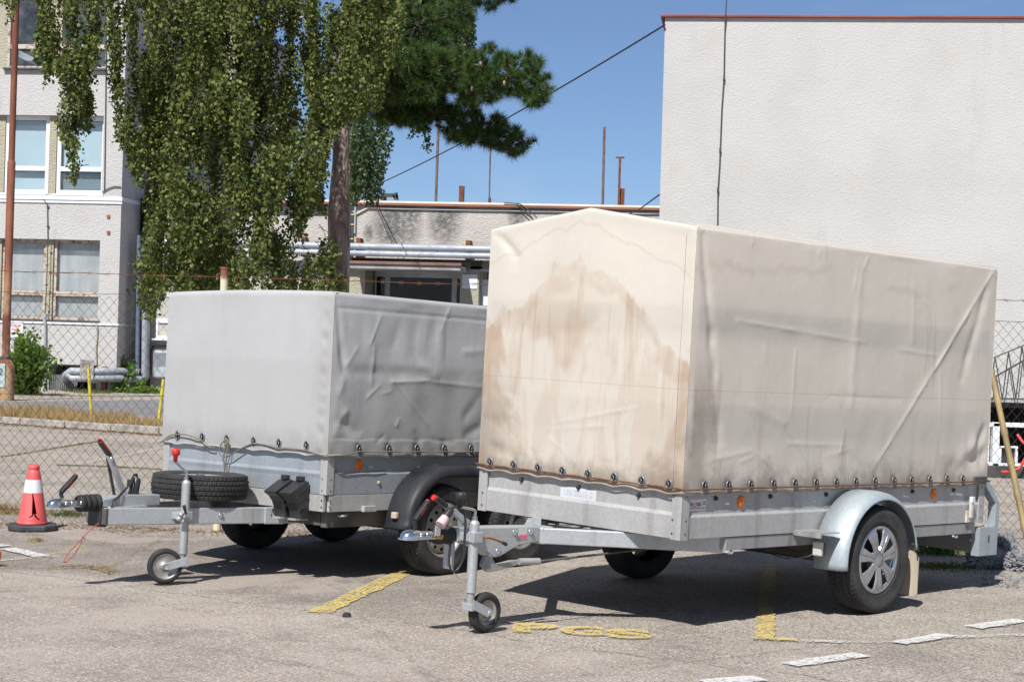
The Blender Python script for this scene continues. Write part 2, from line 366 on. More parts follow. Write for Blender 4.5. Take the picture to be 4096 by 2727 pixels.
# ------------------------------------------------------------------ buildings (all share one bearing)
BY = radians(-7.5)
def mat_stucco(name, c, dirt=(.2, .18, .17), s=34, amt=.5, pink=None, spots=False, bd=.03):
    t = NT(name); v = t.co(); h1 = t.noise(s, 3, .6, t.co(scale=(1, 1, 1.6))); h2 = t.vor(s*.8, t.co(scale=(1, 1, 1.5)), 'Distance')
    col = t.mix(t.ramp(t.noise(.7, 5, .6, v), .4, .7, 0, .5), c, tuple(q*.84 for q in c))
    if pink: col = t.mix(t.ramp(t.noise(2.2, 5, .7, v), .52, .7, 0, .5), col, pink)
    col = t.mix(t.ramp(t.noise(1.5, 6, .65, t.co(scale=(1, 1, .15))), .55, .8, 0, amt), col, dirt)
    col = t.mix(t.ramp(h1, .5, .72, 0, .25), col, tuple(q*.6 for q in c))
    if spots:
        x, y, z = t.sep(v); nz = t.m('MULTIPLY', t.m('SUBTRACT', t.noise(1.4, 6, .7, v), .5), 1.5)
        tot = None
        for (sx, sz, rx, rz) in spots:
            dx = t.m('POWER', t.m('DIVIDE', t.m('SUBTRACT', x, sx), rx), 2); dz = t.m('POWER', t.m('DIVIDE', t.m('SUBTRACT', z, sz), rz), 2)
            q = t.ramp(t.m('ADD', t.m('ADD', dx, dz), nz), -.2, 1.5, 1, 0); tot = q if tot is None else t.m('MAXIMUM', tot, q)
        col = t.mix(t.m('MULTIPLY', tot, t.ramp(t.noise(9, 5, .75, v), .28, .58, .25, .95)), col, (.10, .095, .095))
    return t.done(t.bsdf(col, .92, 0, t.bump(t.m('ADD', h1, h2), .6, bd), .2))
LF = Frame(Matrix.Translation((-10.0, 44.5, 0)) @ Matrix.Rotation(BY, 4, 'Z'))
RF = Frame(Matrix.Translation((1.985, 24.0, 0)) @ Matrix.Rotation(BY, 4, 'Z'))
STUC_L = mat_stucco('pale_grey_stucco', (.475, .462, .448), s=22, pink=(.44, .40, .37), bd=.014)
STUC_R = mat_stucco('white_pink_stucco', (.485, .475, .458), (.36, .34, .32), s=38, amt=.6, pink=(.47, .42, .385), bd=.0045)
CREAM = mat_stucco('cream_stucco', (.40, .37, .28), (.3, .2, .12), s=22, amt=.5)
WOODF = simple('flaking_wood_frame', (.48, .42, .36), (.24, .14, .09), 9, .8, 0, .4, 60, lo=.5, hi=.62)
WINWH = simple('white_window_profile', (.74, .75, .78), (.66, .67, .70), 3, .35)
SLATEM = simple('dark_sheet_metal', (.06, .06, .065), (.10, .095, .09), 4, .6, .4)
CURT = simple('old_white_curtain', (.80, .79, .77), (.62, .61, .59), 3, .9, streak=True)
def mat_blind(name, c, pitch, d):
    t = NT(name); z = t.sep(t.co())[2]; w = t.m('FRACT', t.m('DIVIDE', z, pitch))
    col = t.mix(t.ramp(w, .0, .35), tuple(q*d for q in c), c)
    return t.done(t.bsdf(col, .6))
def mat_glass(name, tint=(.75, .85, .87), r=.18, dirt=.12):
    t = NT(name); tr = t.n.new('ShaderNodeBsdfTransparent'); tr.inputs[0].default_value = (*tint, 1)
    gl = t.n.new('ShaderNodeBsdfGlossy'); gl.inputs['Roughness'].default_value = .06
    fr = t.n.new('ShaderNodeLayerWeight'); fr.inputs[0].default_value = .5
    s = t.mixs(t.m('ADD', t.m('MULTIPLY', t.m('POWER', fr.outputs['Facing'], 3), .5), r*.5), tr.outputs[0], gl.outputs[0])
    df = t.n.new('ShaderNodeBsdfDiffuse'); df.inputs[0].default_value = (.45, .47, .48, 1)
    return t.done(t.mixs(t.ramp(t.noise(1.2, 5, .7), .35, .8, dirt*.3, dirt*2), s, df.outputs[0]))
GLASS = mat_glass('window_glass', (.93, .97, .98), .06, .05); GLASSD = mat_glass('grimy_glass', (.85, .87, .88), .07, .10)
BLIND = mat_blind('pale_blue_blind', (.50, .57, .60), .028, .78); BLINDD = mat_blind('open_dark_blind', (.20, .25, .27), .05, .12)
BLINDB = mat_blind('beige_slatted_blind', (.50, .43, .34), .05, .3)

bL = thing('office_building', 'tall grey stucco building left of the birch with rows of windows', 'building', matrix=LF.m)
def luz(z, a, b, d=0.): p = LF.hit('y', d, z, a, b); return p.x, p.z
D = lambda a, b, d=0.: luz('D', a, b, d)
# wall grid pieces round the window openings
rx = D(278, 500)[0]                       # right corner
px0, px1 = D(236, 360)[0], rx             # pilaster
topz = 11.3; lx = -9.5
wy = {k: D(150, v)[1] for k, v in dict(s3=158, t2=266, b2=446, m1=452, t1=551, b1=736, tb=838, bb=901).items()}
T3 = wy['s3']+2.2
open_cols = [(D(-110, 360)[0], D(-9, 360)[0]), (D(6, 360)[0], D(108, 360)[0]), (D(125, 360)[0], D(238, 360)[0])]
open_cols = [(open_cols[1][0]-2.35, open_cols[1][0]-.28)]+open_cols[1:]
wallb = MB(); wallb.box((px0, 0, -.3), (px1, .5, topz)); wallb.box((px0, .5, -.3), (px1+0.0, 16.0, topz))
wallb.box((lx, .5+.6, -.3), (px0, 16.0, topz))
bands = [(-.3, wy['bb']), (wy['tb'], wy['b1']), (wy['t1'], wy['b2']), (wy['t2'], wy['s3']), (T3, topz)]
for (z0, z1) in bands: wallb.box((lx, 0, z0), (px0, .5, z1))
gx0, gx1 = D(112, 870)[0], D(223, 870)[0]
wallb.box((lx, 0, wy['bb']), (gx0, .5, wy['tb'])); wallb.box((gx1, 0, wy['bb']), (px0, .5, wy['tb']))
wallb.build('wall', STUC_L, bL)
pm = MB()
for (z0, z1) in ((wy['b1'], wy['t1']), (wy['b2'], wy['t2']), (wy['s3'], T3)):
    xs_ = [lx]+[v for c in open_cols for v in c]+[px0]
    for i in range(0, len(xs_), 2):
        if xs_[i+1]-xs_[i] > .01: MB().box((xs_[i], .12, z0), (xs_[i+1], .45, z1)).build('window_pillar', CREAM, bL)
MB().box((lx-.2, -.12, topz), (rx+.12, 16.2, topz+.14)).build('roof', SLATEM, bL)
def window(parent, x0, x1, z0, z1, dep, fm, tr, blind=None, low=None, glass=GLASS, fw=.07, sill=True, vs=(), gap=.14):
    """frame ring + transom, panes, blinds behind"""
    f = MB(); f.box((x0, dep, z0), (x0+fw, dep+.08, z1)); f.box((x1-fw, dep, z0), (x1, dep+.08, z1))
    f.box((x0+fw, dep, z0), (x1-fw, dep+.08, z0+fw)); f.box((x0+fw, dep, z1-fw), (x1-fw, dep+.08, z1))
    if tr is not None: f.box((x0+fw, dep-.01, tr-.06), (x1-fw, dep+.08, tr+.06))
    for q in vs: f.box((q-.04, dep-.005, z0+fw), (q+.04, dep+.08, z1-fw))
    w = f.build('window', fm, parent, .008)
    spans = [(z0+fw, z1-fw)] if tr is None else [(z0+fw, tr-.06), (tr+.06, z1-fw)]
    for k, (a, b) in enumerate(spans):
        MB().box((x0+fw, dep+.035, a), (x1-fw, dep+.045, b)).build('pane', glass, w)
        bl = (low if (k == 0 and len(spans) == 2 and low is not None) else blind)
        if bl is not None: MB().box((x0+fw, dep+gap, a+.01), (x1-fw, dep+gap+.012, b)).build('blind', bl, w)
    MB().box((x0-.05, dep+.62, z0-.05), (x1+.05, dep+.66, z1+.05)).build('dark_room', BLACK, w)  # black backing sheet, the unlit room put into its colour
    if sill: MB().box((x0-.03, dep-.2, z0-.05), (x1+.03, dep+.03, z0)).build('sill', SLATEM if fm is WOODF else WINWH, w, .005)
    return w
tr2 = D(180, 388)[1]; tr1 = D(180, 676)[1]; tr3 = D(180, 107)[1]
for i, (x0, x1) in enumerate(open_cols):
    window(bL, x0, x1, wy['b2'], wy['t2'], .16, WINWH, tr2, BLIND, BLINDD if i == 2 else BLIND, fw=.11)
    window(bL, x0, x1, wy['b1'], wy['t1'], .18, WOODF, tr1, CURT, CURT, GLASSD, fw=.08)
    window(bL, x0, x1, wy['s3'], T3, .10, WOODF, tr3, None, None, GLASSD, fw=.07)
# pale stair stringer seen behind the upper glass, pleated curtain ridges
z_ = LF.hit('y', .5, 'z1', 80, 385); z2_ = LF.hit('y', .5, 'z1', 300, 500)
MB().bar(z_, z2_, .06, .16).build('stair_rail', WHITE, bL)
tk = MB(); zt = wy['m1']; tk.box((lx, -.035, zt-.09), (rx+.035, 0, zt+.01)); tk.box((rx, 0, zt-.09), (rx+.035, 1.3, zt+.01))
tk.box((lx, -.03, zt-.17), (rx+.03, 0, zt-.115)); tk.build('cable_trunking', WINWH, bL)
zt = D(150, 741)[1]; tk = MB(); tk.box((lx, -.03, zt-.05), (rx+.03, 0, zt)); tk.box((rx, 0, zt-.05), (rx+.03, 1.3, zt)); tk.build('cable_trunking', WINWH, bL)
gr = MB(); gr.box((gx0, .1, wy['bb']), (gx1, .14, wy['bb']+.06)); gr.box((gx0, .1, wy['bb']+.95*(wy['tb']-wy['bb'])), (gx1, .14, wy['tb']))
GW = simple('grey_grille_paint', (.20, .21, .22), (.13, .13, .13), 4, .6)
grille = gr.build('basement_grille', GW, bL)
n = 26
for k in range(n):
    xx = gx0+(gx1-gx0)*(k+.5)/n; 
    if k < 15 or k > 20: MB().box((xx-.016, .08, wy['bb']+.05), (xx+.016, .10, wy['bb']+(wy['tb']-wy['bb'])*.62)).build('slat', GW, grille)
MB().box((gx0+1.35, .25, wy['bb']+.1), (gx0+1.6, .27, wy['bb']+.7)).build('louvre_panel', BLIND, grille)
MB().box((gx0-.05, 1.05, wy['bb']-.1), (gx1+.05, 1.09, wy['tb']+.1)).build('cellar_void', BLACK, bL)  # black sheet stands for the darkness inside the cellar
MB().box((gx0-.1, -.2, wy['bb']-.12), (gx1+.1, .12, wy['bb'])).build('cellar_sill', KERBM, bL, .02)
def dpt(a, b, d): return LF.hit('y', d, 'D', a, b)
cb = MB(); q = [dpt(*p, -.03) for p in ((99, 458), (109, 470), (110, 550), (109, 600), (107, 660), (104, 720))]; cb.tube(q, .012, 6)
for a, b in ((110, 475), (110, 520), (110, 565), (108, 610), (107, 655), (105, 700)):
    p = dpt(a, b, -.035); cb.box((p.x-.03, p.y-.015, p.z-.02), (p.x+.03, p.y+.015, p.z+.02))
cb.build('cable', SLATEM, bL)
cb = MB(); cb.tube([dpt(104, 724, -.06), dpt(104, 900, -.06)], .03, 10); cb.tube([dpt(104, 722, -.06), dpt(104, 730, -.06)], .06, 10); cb.build('drain_pipe', GALV, bL)
cb = MB(); cb.tube([dpt(*p, -.03) for p in ((223, 744), (224, 770), (221, 800), (222, 838))], .022, 8); cb.build('conduit', CREAM, bL)
for k in (0, 1):
    p = dpt(249, 497+k*37, -.02); MB().box((p.x-.04, -.05, p.z-.03), (p.x+.04, 0, p.z+.03)).build('rusty_anchor', RUSTLT, bL)
cb = MB(); cb.tube([dpt(*p, -.03) for p in ((243, 0), (244, 130), (243, 220), (242, 300), (240, 440))], .012, 6); cb.tube([dpt(*p, -.03) for p in ((236, 442), (250, 433), (262, 429), (278, 430))], .014, 6); cb.build('cable', SLATEM, bL)
# side wall plumbing in the corner between the two buildings
cp = thing('corner_pipework', 'insulated grey pipes with elbows where the two buildings meet', 'pipes', matrix=LF.m)
A_ = lambda z, a, b, d: LF.hit('y', d, z, a, b)
PIPE = m_galv('pipe_cladding_sheet', (.33, .36, .40), .5, .3, (.16, .16, .16), .5)
up = MB(); p = A_('z2', 1014, 480, .9); b_ = A_('z2', 1010, 1405, .9); up.tube([p, b_, b_+Vector((-.06, 0, -.09)), b_+Vector((-.16, 0, -.12))], .115, 16); up.build('riser_pipe', PIPE, cp)
up = MB(); p = A_('z2', 968, 420, .7); b_ = A_('z2', 955, 1400, .7); up.tube([p, b_], .055, 12); up.build('riser_pipe', simple('blue_grey_pipe', (.16, .22, .32), (.12, .16, .22), 4, .5, .3), cp)
up = MB(); a = A_('z2', 1000, 1420, .78); b = A_('z2', 500, 1416, -.30); c = A_('z2', 470, 1390, -.30); mid_ = A_('z2', 860, 1420, .5)
up.tube([a, mid_, A_('z2', 840, 1417, -.30), b, c], .088, 14); up.build('return_pipe', PIPE, cp)
up = MB(); up.tube([A_('z2', 965, 1368, .7), A_('z2', 870, 1368, .5), A_('z2', 800, 1367, -.30), A_('z2', 490, 1366, -.30), A_('z2', 458, 1395, -.30), A_('z2', 458, 1420, .15)], .096, 14); up.build('flow_pipe', PIPE, cp)
bb = A_('z2', 725, 1390, -.1); MB().box((bb.x-.06, -.12, bb.z-.75), (bb.x+.06, 0, bb.z+.2)).build('bracket', RUST, cp)
bb = A_('z2', 610, 1365, -.42); MB().box((bb.x-.2, -.42, bb.z-.22), (bb.x+.16, -.40, bb.z+.28)).build('junction_plate', simple('stained_plate', (.36, .34, .32), (.13, .12, .11), 9, .7), cp)
# warning sign
ws = thing('warning_sign', 'white warning sign with red Czech lettering half hidden by the green shrub', 'sign', matrix=LF.m)
s0 = D(19, 743, -.02); s1 = D(52, 776, -.02); cx = (s0[0]+s1[0])/2
MB().box((s0[0], -.02, s1[1]), (s1[0], -.008, s0[1])).build('sign_board', simple('sign_white', (.72, .72, .72), None, rough=.5), ws)
REDT = simple('sign_red', (.5, .02, .04), None, rough=.6)
for i, s in enumerate(('POZOR!', 'PADÁ', 'OMÍTKA')):
    text_mesh(s, .088, 'lettering', REDT, ws, Matrix.Translation((cx, -.024, s0[1]-.065-.10*i)) @ Matrix.Rotation(pi/2, 4, 'X'), sx=.92, bold=.002)

# ---- low building with entrance
bW = thing('low_building', 'low flat roofed stucco building with a dark glazed entrance behind the fence', 'building', matrix=LF.m)
FD = 1.25
Q = lambda a, b, d=FD: luz('D', a, b, d)
def q3(a, b, d=FD): return luz('z3', a, b, d)
roofz = Q(810, 463)[1]; fb = Q(950, 590)[1]; xl = luz('D', 346, 700, FD)[0]; xr = Q(1600, 500)[0]
spots = []
for a, b, w_, h_ in ((1020, 490, 5, 8), (1245, 410, 22, 24), (1170, 325, 9, 10), (1380, 350, 10, 12), (1670, 380, 15, 22), (2290, 340, 8, 14), (1310, 420, 9, 8), (1115, 420, 4, 8)):
    x_, z__ = q3(a, b); spots.append((x_, z__, w_*.033, h_*.033))
STUC_W = mat_stucco('stained_low_wall_stucco', (.47, .44, .40), s=22, spots=spots, bd=.018)
MB().box((rx+.02, FD+.15, -.3), (xl, FD+.2, roofz)).build('gap_shade_sheet', BLACK, bW); MB().box((xl-.03, FD-.02, -.3), (xl, FD+.3, roofz)).build('gap_edge', SLATEM, bW)  # black sheet painted as the deep shade of the corner gap
ec0, ec1 = q3(985, 900)[0], q3(1818, 900)[0]; kx1 = q3(1962, 900)[0]
wz = q3(1300, 715)[1]; lint = q3(1300, 812)[1]
w = MB(); w.box((xl, FD, wz), (xr, FD+.35, roofz-.05)); w.box((xl, FD, -.3), (q3(840, 900)[0]+.02, FD+.35, wz))
w.box((xl, FD+6, -.3), (xr, FD+6.3, roofz-.05)); w.build('wall', STUC_W, bW)
w = MB(); w.box((q3(840, 900)[0]+.03, FD-.03, -.3), (ec0, FD+1.4, lint)); w.build('entrance_pillar', CREAM, bW); MB().box((ec1, FD-.03, -.3), (kx1, FD+1.4, q3(1900, 808)[1])).build('entrance_pillar', CREAM, bW)
w = MB(); w.box((ec0, FD+1.25, lint+.0), (ec1, FD+1.3, wz)); w.box((kx1, FD+.5, q3(2000, 825)[1]), (xr, FD+.55, wz)); w.box((kx1, FD+.0, q3(2000, 825)[1]), (xr, FD+.3, q3(2000, 806)[1])); w.build('lintel', STUC_W, bW)
MB().box((xl, FD+.36, roofz-.16), (xr, FD+6.5, roofz-.1)).build('roof', SLATEM, bW)
MB().box((xl, FD-.10, roofz-.03), (xr, FD+.3, roofz+.02)).build('roof_edge', simple('yellow_white_flashing', (.66, .58, .42), (.72, .68, .6), 3, .6), bW)
MB().box((xl, FD-.12, roofz-.10), (xr, FD-.0, roofz-.035)).build('gutter', simple('red_gutter', (.26, .10, .06), (.17, .07, .05), 1.5, .6), bW, .01)
# entrance: frame, glazed doors
gd = FD+.95
fm_ = MB(); X = lambda a: q3(a, 900, gd)[0]; zt_ = q3(1400, 818, gd)[1]; z850 = q3(1400, 852, gd)[1]
fm_.box((X(1072), gd, zt_-.18), (X(1818), gd+.1, zt_+.12))
for a, b in ((1072, 1082), (1155, 1200), (1730, 1775), (1800, 1818)): fm_.box((X(a), gd, -.2), (X(b), gd+.1, zt_-.18))
FRM = simple('grey_white_door_frame', (.50, .50, .49), (.38, .37, .35), 3, .5); ent = fm_.build('entrance_door', FRM, bW, .01)
for a, b in ((1082, 1155), (1200, 1730), (1775, 1800)):
    MB().box((X(a), gd+.05, -.2), (X(b), gd+.06, zt_-.18)).build('pane', mat_glass('entrance_glass', (.25, .27, .28), .05, .03) if a == 1082 else bpy.data.materials['entrance_glass'], ent)
MB().box((ec0-.1, gd+1.6, -.2), (ec1+.2, gd+1.65, 3.6)).build('dark_room', BLACK, bW)  # black sheet gives the unlit hall behind the glazing by colour

# canopy slab
c0 = q3(850, 745, .15); c1 = q3(1805, 768, .15)
CANM = simple('canopy_concrete', (.36, .35, .34), (.26, .25, .24), 3, .8, 0, .3, 30)
MB().box((c0[0], .15, c0[1]-.16), (c1[0], FD-.002, c0[1]-.04)).build('canopy', CANM, bW, .02)
MB().box((c0[0]-.02, .10, c0[1]-.035), (c1[0]+.02, .16, c0[1]+.035)).build('canopy_edge_trim', simple('red_brown_trim', (.22, .12, .09), (.16, .08, .06), 3, .6), bW)
# right hand door, notices
dz = q3(2000, 893)[1]; MB().box((q3(1975, 900)[0], FD+.3, -.2), (q3(2200, 900)[0], FD+.34, dz)).build('side_door', WINWH, bW)
MB().box((kx1, FD+.28, -.2), (q3(1975, 900)[0], FD+.36, q3(2000, 825)[1])).build('door_post', FRM, bW)
nt = thing('notice_sheet', 'white paper notice fixed on the cream pillar right of the entrance', 'notice', matrix=LF.m)
n0 = q3(1818, 850, FD-.05); n1 = q3(1945, 975, FD-.05); MB().box((n0[0], FD-.05, n1[1]), (n1[0], FD-.035, n0[1])).build('sheet', simple('paper', (.66, .70, .74), (.6, .62, .66), 4, .6), nt)
# windows behind the birch + slatted window beside gap
for (a, b, c, d_) in ((361, 676, 430, 780), (560, 610, 640, 780), (660, 628, 752, 780)):
    x0, z1 = Q(a, b); x1, z0 = Q(c, d_); window(bW, x0, x1, z0, z1, FD-.03, WINWH, z0+(z1-z0)*.40, BLINDB, BLINDB, fw=.07, gap=.06)
for dd in (.5,):
    cabinet = thing('meter_cabinet', 'grey wall cabinet with round corners and a peeling white sticker below the slatted window', 'cabinet', matrix=LF.m)
    x0, z1 = Q(355, 803); x1, z0 = Q(395, 874)
    mb = MB(); mb.box((x0, FD-.22, z0), (x1+.5, FD, z1)); mb.build('housing', simple('cabinet_grey', (.17, .19, .22), (.25, .26, .28), 4, .4), cabinet, .12, 5)
    zm = Q(355, 843)[1]; MB().box((x0+.1, FD-.232, z0+.1), (x1+.3, FD-.222, zm)).build('sticker', simple('peeling_sticker', (.66, .68, .70), (.3, .31, .33), 6, .5), cabinet)
    text_mesh('TR', .16, 'lettering', BLACK, cabinet, Matrix.Translation((x0+.42, FD-.236, zm-.28)) @ Matrix.Rotation(pi/2, 4, 'X'))
    mb = MB(); mb.tube([Vector((x0-.1, FD-.06, z0-.2)), Vector((x0-.09, FD-.06, z1-.1)), Vector((x0, FD-.1, z1+.08)), Vector((x0+.5, FD-.1, z1+.1))], .022, 6); mb.build('cable', BLACK, cabinet)
MB().box((Q(330, 888)[0], FD-.12, -.3), (xr, FD-.01, Q(380, 893)[1])).build('plinth', KERBM, bW)
# long insulated pipes on brackets along the wall
for k, (yy, rr, lb) in enumerate(((567, .088, 'upper of the two silver pipes running above the entrance canopy'), (582.5, .075, 'lower of the two silver pipes running above the entrance canopy'))):
    zc = Q(830, yy, FD-.42)[1]; x0 = Q(332, 560, FD-.42)[0]; x1 = Q(1500, 560, FD-.42)[0]
    t = thing('heating_pipe', lb, 'pipe', matrix=LF.m); x = x0; i = 0
    first = None
    while x < x1:
        L_ = 1.55; mb = MB(); mb.tube([(x, FD-.42, zc), (x+L_, FD-.42, zc)], rr, 18, False); mb.tube([(x+L_-.03, FD-.42, zc), (x+L_+.02, FD-.42, zc)], rr+.005, 18, True)
        mb.build('pipe_section', PIPE, t); x += L_
br = thing('pipe_brackets', None, None, matrix=LF.m) if False else None
for a in (949, 1883, 480):
    x_ = q3(a, 600)[0]; zc = Q(830, 560)[1]
    mb = MB(); mb.box((x_-.06, FD-.32, Q(830, 594)[1]), (x_+.06, FD-.0, zc+.12)); mb.build('pipe_bracket', RUST, bW)
# riser cables
cb = MB(); 
for k in range(5):
    xx = q3(842+k*11, 400)[0]
    cb.tube([(xx-.25+.02*k, FD-.04-.01*k, q3(842, 262+8*k)[1]), (xx-.06, FD-.05, q3(842, 268+8*k)[1]), (xx, FD-.06, q3(842, 330)[1]), (xx+.01*(k % 2), FD-.05, q3(842, 575)[1]), (xx+.03*(k % 2), FD-.05, q3(842, 800)[1])], .018, 6)
cb.build('riser_cable', SLATEM, bW)
for b in (340, 425, 548):
    z = q3(842, b)[1]; MB().box((q3(838, 400)[0], FD-.085, z-.015), (q3(895, 400)[0], FD-.07, z+.015)).build('cable_clip', simple('yellow_clip', (.6, .5, .15), None, rough=.6), bW)
cb = MB(); cb.tube([q_ for q_ in [Vector((q3(900, 500)[0], FD-.05, q3(900, y_)[1])) for y_ in (262, 380, 500)]], .03, 8); cb.build('drain_pipe', GALV, bW)
cb = MB(); pts = []
for k in range(40):
    x_ = q3(905, 290)[0]+k*.33; pts.append((x_, FD-.03, q3(905, 283)[1]+.02*noise.noise(Vector((x_*.9, 0, 3)))-(.18 if k == 0 else 0)))
cb.tube(pts, .028, 8); cb.build('conduit', simple('pale_conduit', (.5, .48, .44), None, rough=.6), bW)
cb = MB(); 
for k, (a, b) in enumerate((((1075, 255), (1290, 680)),)):
    p, r_ = q3(*a), q3(*b); cb.tube([(p[0], FD-.05, p[1]), (r_[0], FD-.3, r_[1])], .008, 5)
cb.build('loose_wire', SLATEM, bW)
for dx in (0, .12):
    cb = MB()
    p = [Q(1160+dx, 467), Q(1190+dx*60, 470), Q(1205+dx*80, 482), Q(1226+dx*90, 502)]
    cb.tube([(u, FD-.14, v) for u, v in p], .014, 6); cb.build('loose_wire', SLATEM, bW)
for k in range(6):
    cb = MB(); z = Q(480, 472+k*2.6)[1]; cb.tube([(xl, FD-.05, z), (q3(842, 300)[0]-.2, FD-.05, z-.0)], .018, 6); cb.build('cable', SLATEM, bW)

# ---- things on the low roof
rd = FD+1.2
def roofthing(name, label, cat, pts_r, mat, group=None):
    t = thing(name, label, cat, matrix=LF.m, group=group); return t
def rp(a, b, d=rd): p = LF.hit('y', d, 'D', a, b); return p
grp = 'rusty posts standing on the low roof'
for nm, lb, a, bb_, r_ in (('roof_pole', 'tall thick rusty pole on the low roof nearest the pine trunk', (1009, 270), (1002, 470), .036),
                        ('roof_pole', 'thin rusty pole with a sleeve on the low roof under the lower pine branch', (1128, 330), (1125, 472), .021),
                        ('roof_pole', 'tallest rusty pole on the low roof standing alone against the sky', (1390, 292), (1386, 476), .034)):
    t = thing(nm, lb, 'pole', matrix=LF.m, group=grp); p = rp(*a); q_ = rp(*bb_); MB().tube([(q_.x, rd, roofz-.1), p], r_, 12).build('shaft', simple('brown_pole', (.17, .12, .09), (.12, .07, .045), 5, .8), t)
    if r_ < .03: MB().tube([(q_.x, rd, roofz-.1), (q_.x+.01, rd, rp(1125, 455).z)], .038, 12).build('sleeve', RUST, t)
t = thing('roof_post', 'short flat rusty steel post on the low roof between two poles', 'post', matrix=LF.m, group=grp)
p = rp(1062, 428); MB().box((p.x-.065, rd-.05, roofz-.1), (p.x+.065, rd-.02, p.z)).build('flange', RUST, t); MB().box((p.x+.035, rd-.018, roofz-.1), (p.x+.065, rd+.08, p.z)).build('web', RUST, t)
t = thing('roof_post', 'rusty T-topped post with a bent plate at its foot right of the tallest roof pole', 'post', matrix=LF.m, group=grp)
p = rp(1426, 364); MB().box((p.x-.03, rd-.03, roofz-.1), (p.x+.03, rd+.03, p.z)).build('shaft', RUST, t); MB().box((p.x-.11, rd-.04, p.z), (p.x+.11, rd+.04, p.z+.035)).build('top_plate', RUST, t)
p2 = rp(1431, 433); MB().box((p2.x-.06, rd+.05, roofz-.1), (p2.x+.06, rd+.09, p2.z)).build('foot_plate', RUST, t)
t = thing('street_lamp', 'small dark street lamp head rising just above the low roof edge', 'street lamp')
p = at_depth('D', 883, 462, 60); h = at_depth('D', 883, 445, 60)
MB().tube([(p.x, 60, 0), (p.x, 60, h.z)], .09, 10).build('post', SLATEM, t); MB().box((p.x-.05, 59.9, h.z-.12), (p.x+.35, 60.1, h.z)).build('arm', SLATEM, t)
e_ = at_depth('D', 903, 447, 60); MB().prism([(p.x+.35, h.z-.2), (p.x+.45, h.z+.05), (e_.x, e_.z), (p.x+.5, h.z-.2)], 'y', 59.85, 60.15).build('lamp_head', SLATEM, t)

# ---- right hand building
bR = thing('gable_wall_building', 'large windowless white rendered building with red coping behind the trailers', 'building', matrix=RF.m)
tz = RF.hit('y', 0, 'D', 1527, 41).z; bz = RF.hit('y', 0, 'D', 2330, 915).z
MB().box((0, 0, bz), (16, .3, tz)).build('wall', STUC_R, bR); MB().box((0, .3, -.3), (16, 9, tz-.05)).build('rear_wall', STUC_R, bR) if False else None
w = MB(); w.box((0, .3, bz), (.3, 9, tz)); w.box((15.7, .3, -.2), (16, 9, tz)); w.box((.3, 8.7, -.2), (15.7, 9, tz)); w.box((0, 0, -.2), (4.05, .3, bz-.002)); w.build('side_wall', STUC_R, bR)
MB().box((-.06, -.05, tz), (16.1, 9.1, tz+.036)).build('coping', simple('red_coping', (.20, .04, .038), (.27, .07, .05), 1.2, .6), bR, .008)
MB().box((.3, .31, bz-.14), (15.7, 8.7, bz-.02)).build('floor_slab', SLATEM, bR)
MB().box((4.06, -.03, bz-.06), (16, .29, bz-.005)).build('opening_lintel', GALV, bR)
MB().box((4.06, 1.2, -.1), (15.9, 1.25, bz)).build('dark_recess', BLACK, bR)  # shade under the wall painted as a black back sheet
lr = thing('lightning_conductor', 'thin metal lightning conductor running down the white wall from the red coping', 'cable', matrix=RF.m)
cl = [RF.hit('y', -.03, 'D', *p) for p in ((1672, -20), (1669, 38), (1667, 70), (1665, 180), (1660, 250), (1655, 380), (1651, 440), (1650, 560))]
cl[0].y = cl[1].y = -.06
MB().tube(cl, .008, 6).build('conductor_wire', SLATEM, lr)
for p in ((1668, 47), (1665, 180), (1656, 345), (1651, 437)):
    c_ = RF.hit('y', -.03, 'D', *p); MB().box((c_.x-.012, -.05, c_.z-.03), (c_.x+.012, -.0, c_.z+.03)).build('clamp', SLATEM, lr)
# overhead cable
ov = MB(); A0 = RF.m @ Vector((0, -.05, RF.hit('y', -.05, 'D', 1527, 58).z)); B0 = LF.m @ (lambda p: Vector((p[0], .9, p[1])))(luz('D', 855, 430, .9)); pts = []
for k in range(41):
    t_ = k/40; p = A0.lerp(B0, t_); p.z -= 4*t_*(1-t_)*.12; pts.append(p)
tag(ov.tube(pts, .013, 6).build('overhead_cable', simple('black_cable', (.02, .02, .022), None, rough=.6)), 'black cable strung from the white wall corner down behind the pine branch', 'cable')
ov = MB(); A1 = RF.m @ Vector((-.02, .2, RF.hit('y', .2, 'D', 1515, 448).z)); B1 = LF.m @ Vector((luz('D', 1440, 496, FD)[0], FD-.1, luz('D', 1440, 496, FD)[1]))
tag(ov.tube([A1, A1.lerp(B1, .5)+Vector((0, 0, -.05)), B1], .012, 6).build('overhead_cable', bpy.data.materials['black_cable']), 'short black cable from the low roof to the white wall above the beige tarpaulin', 'cable')
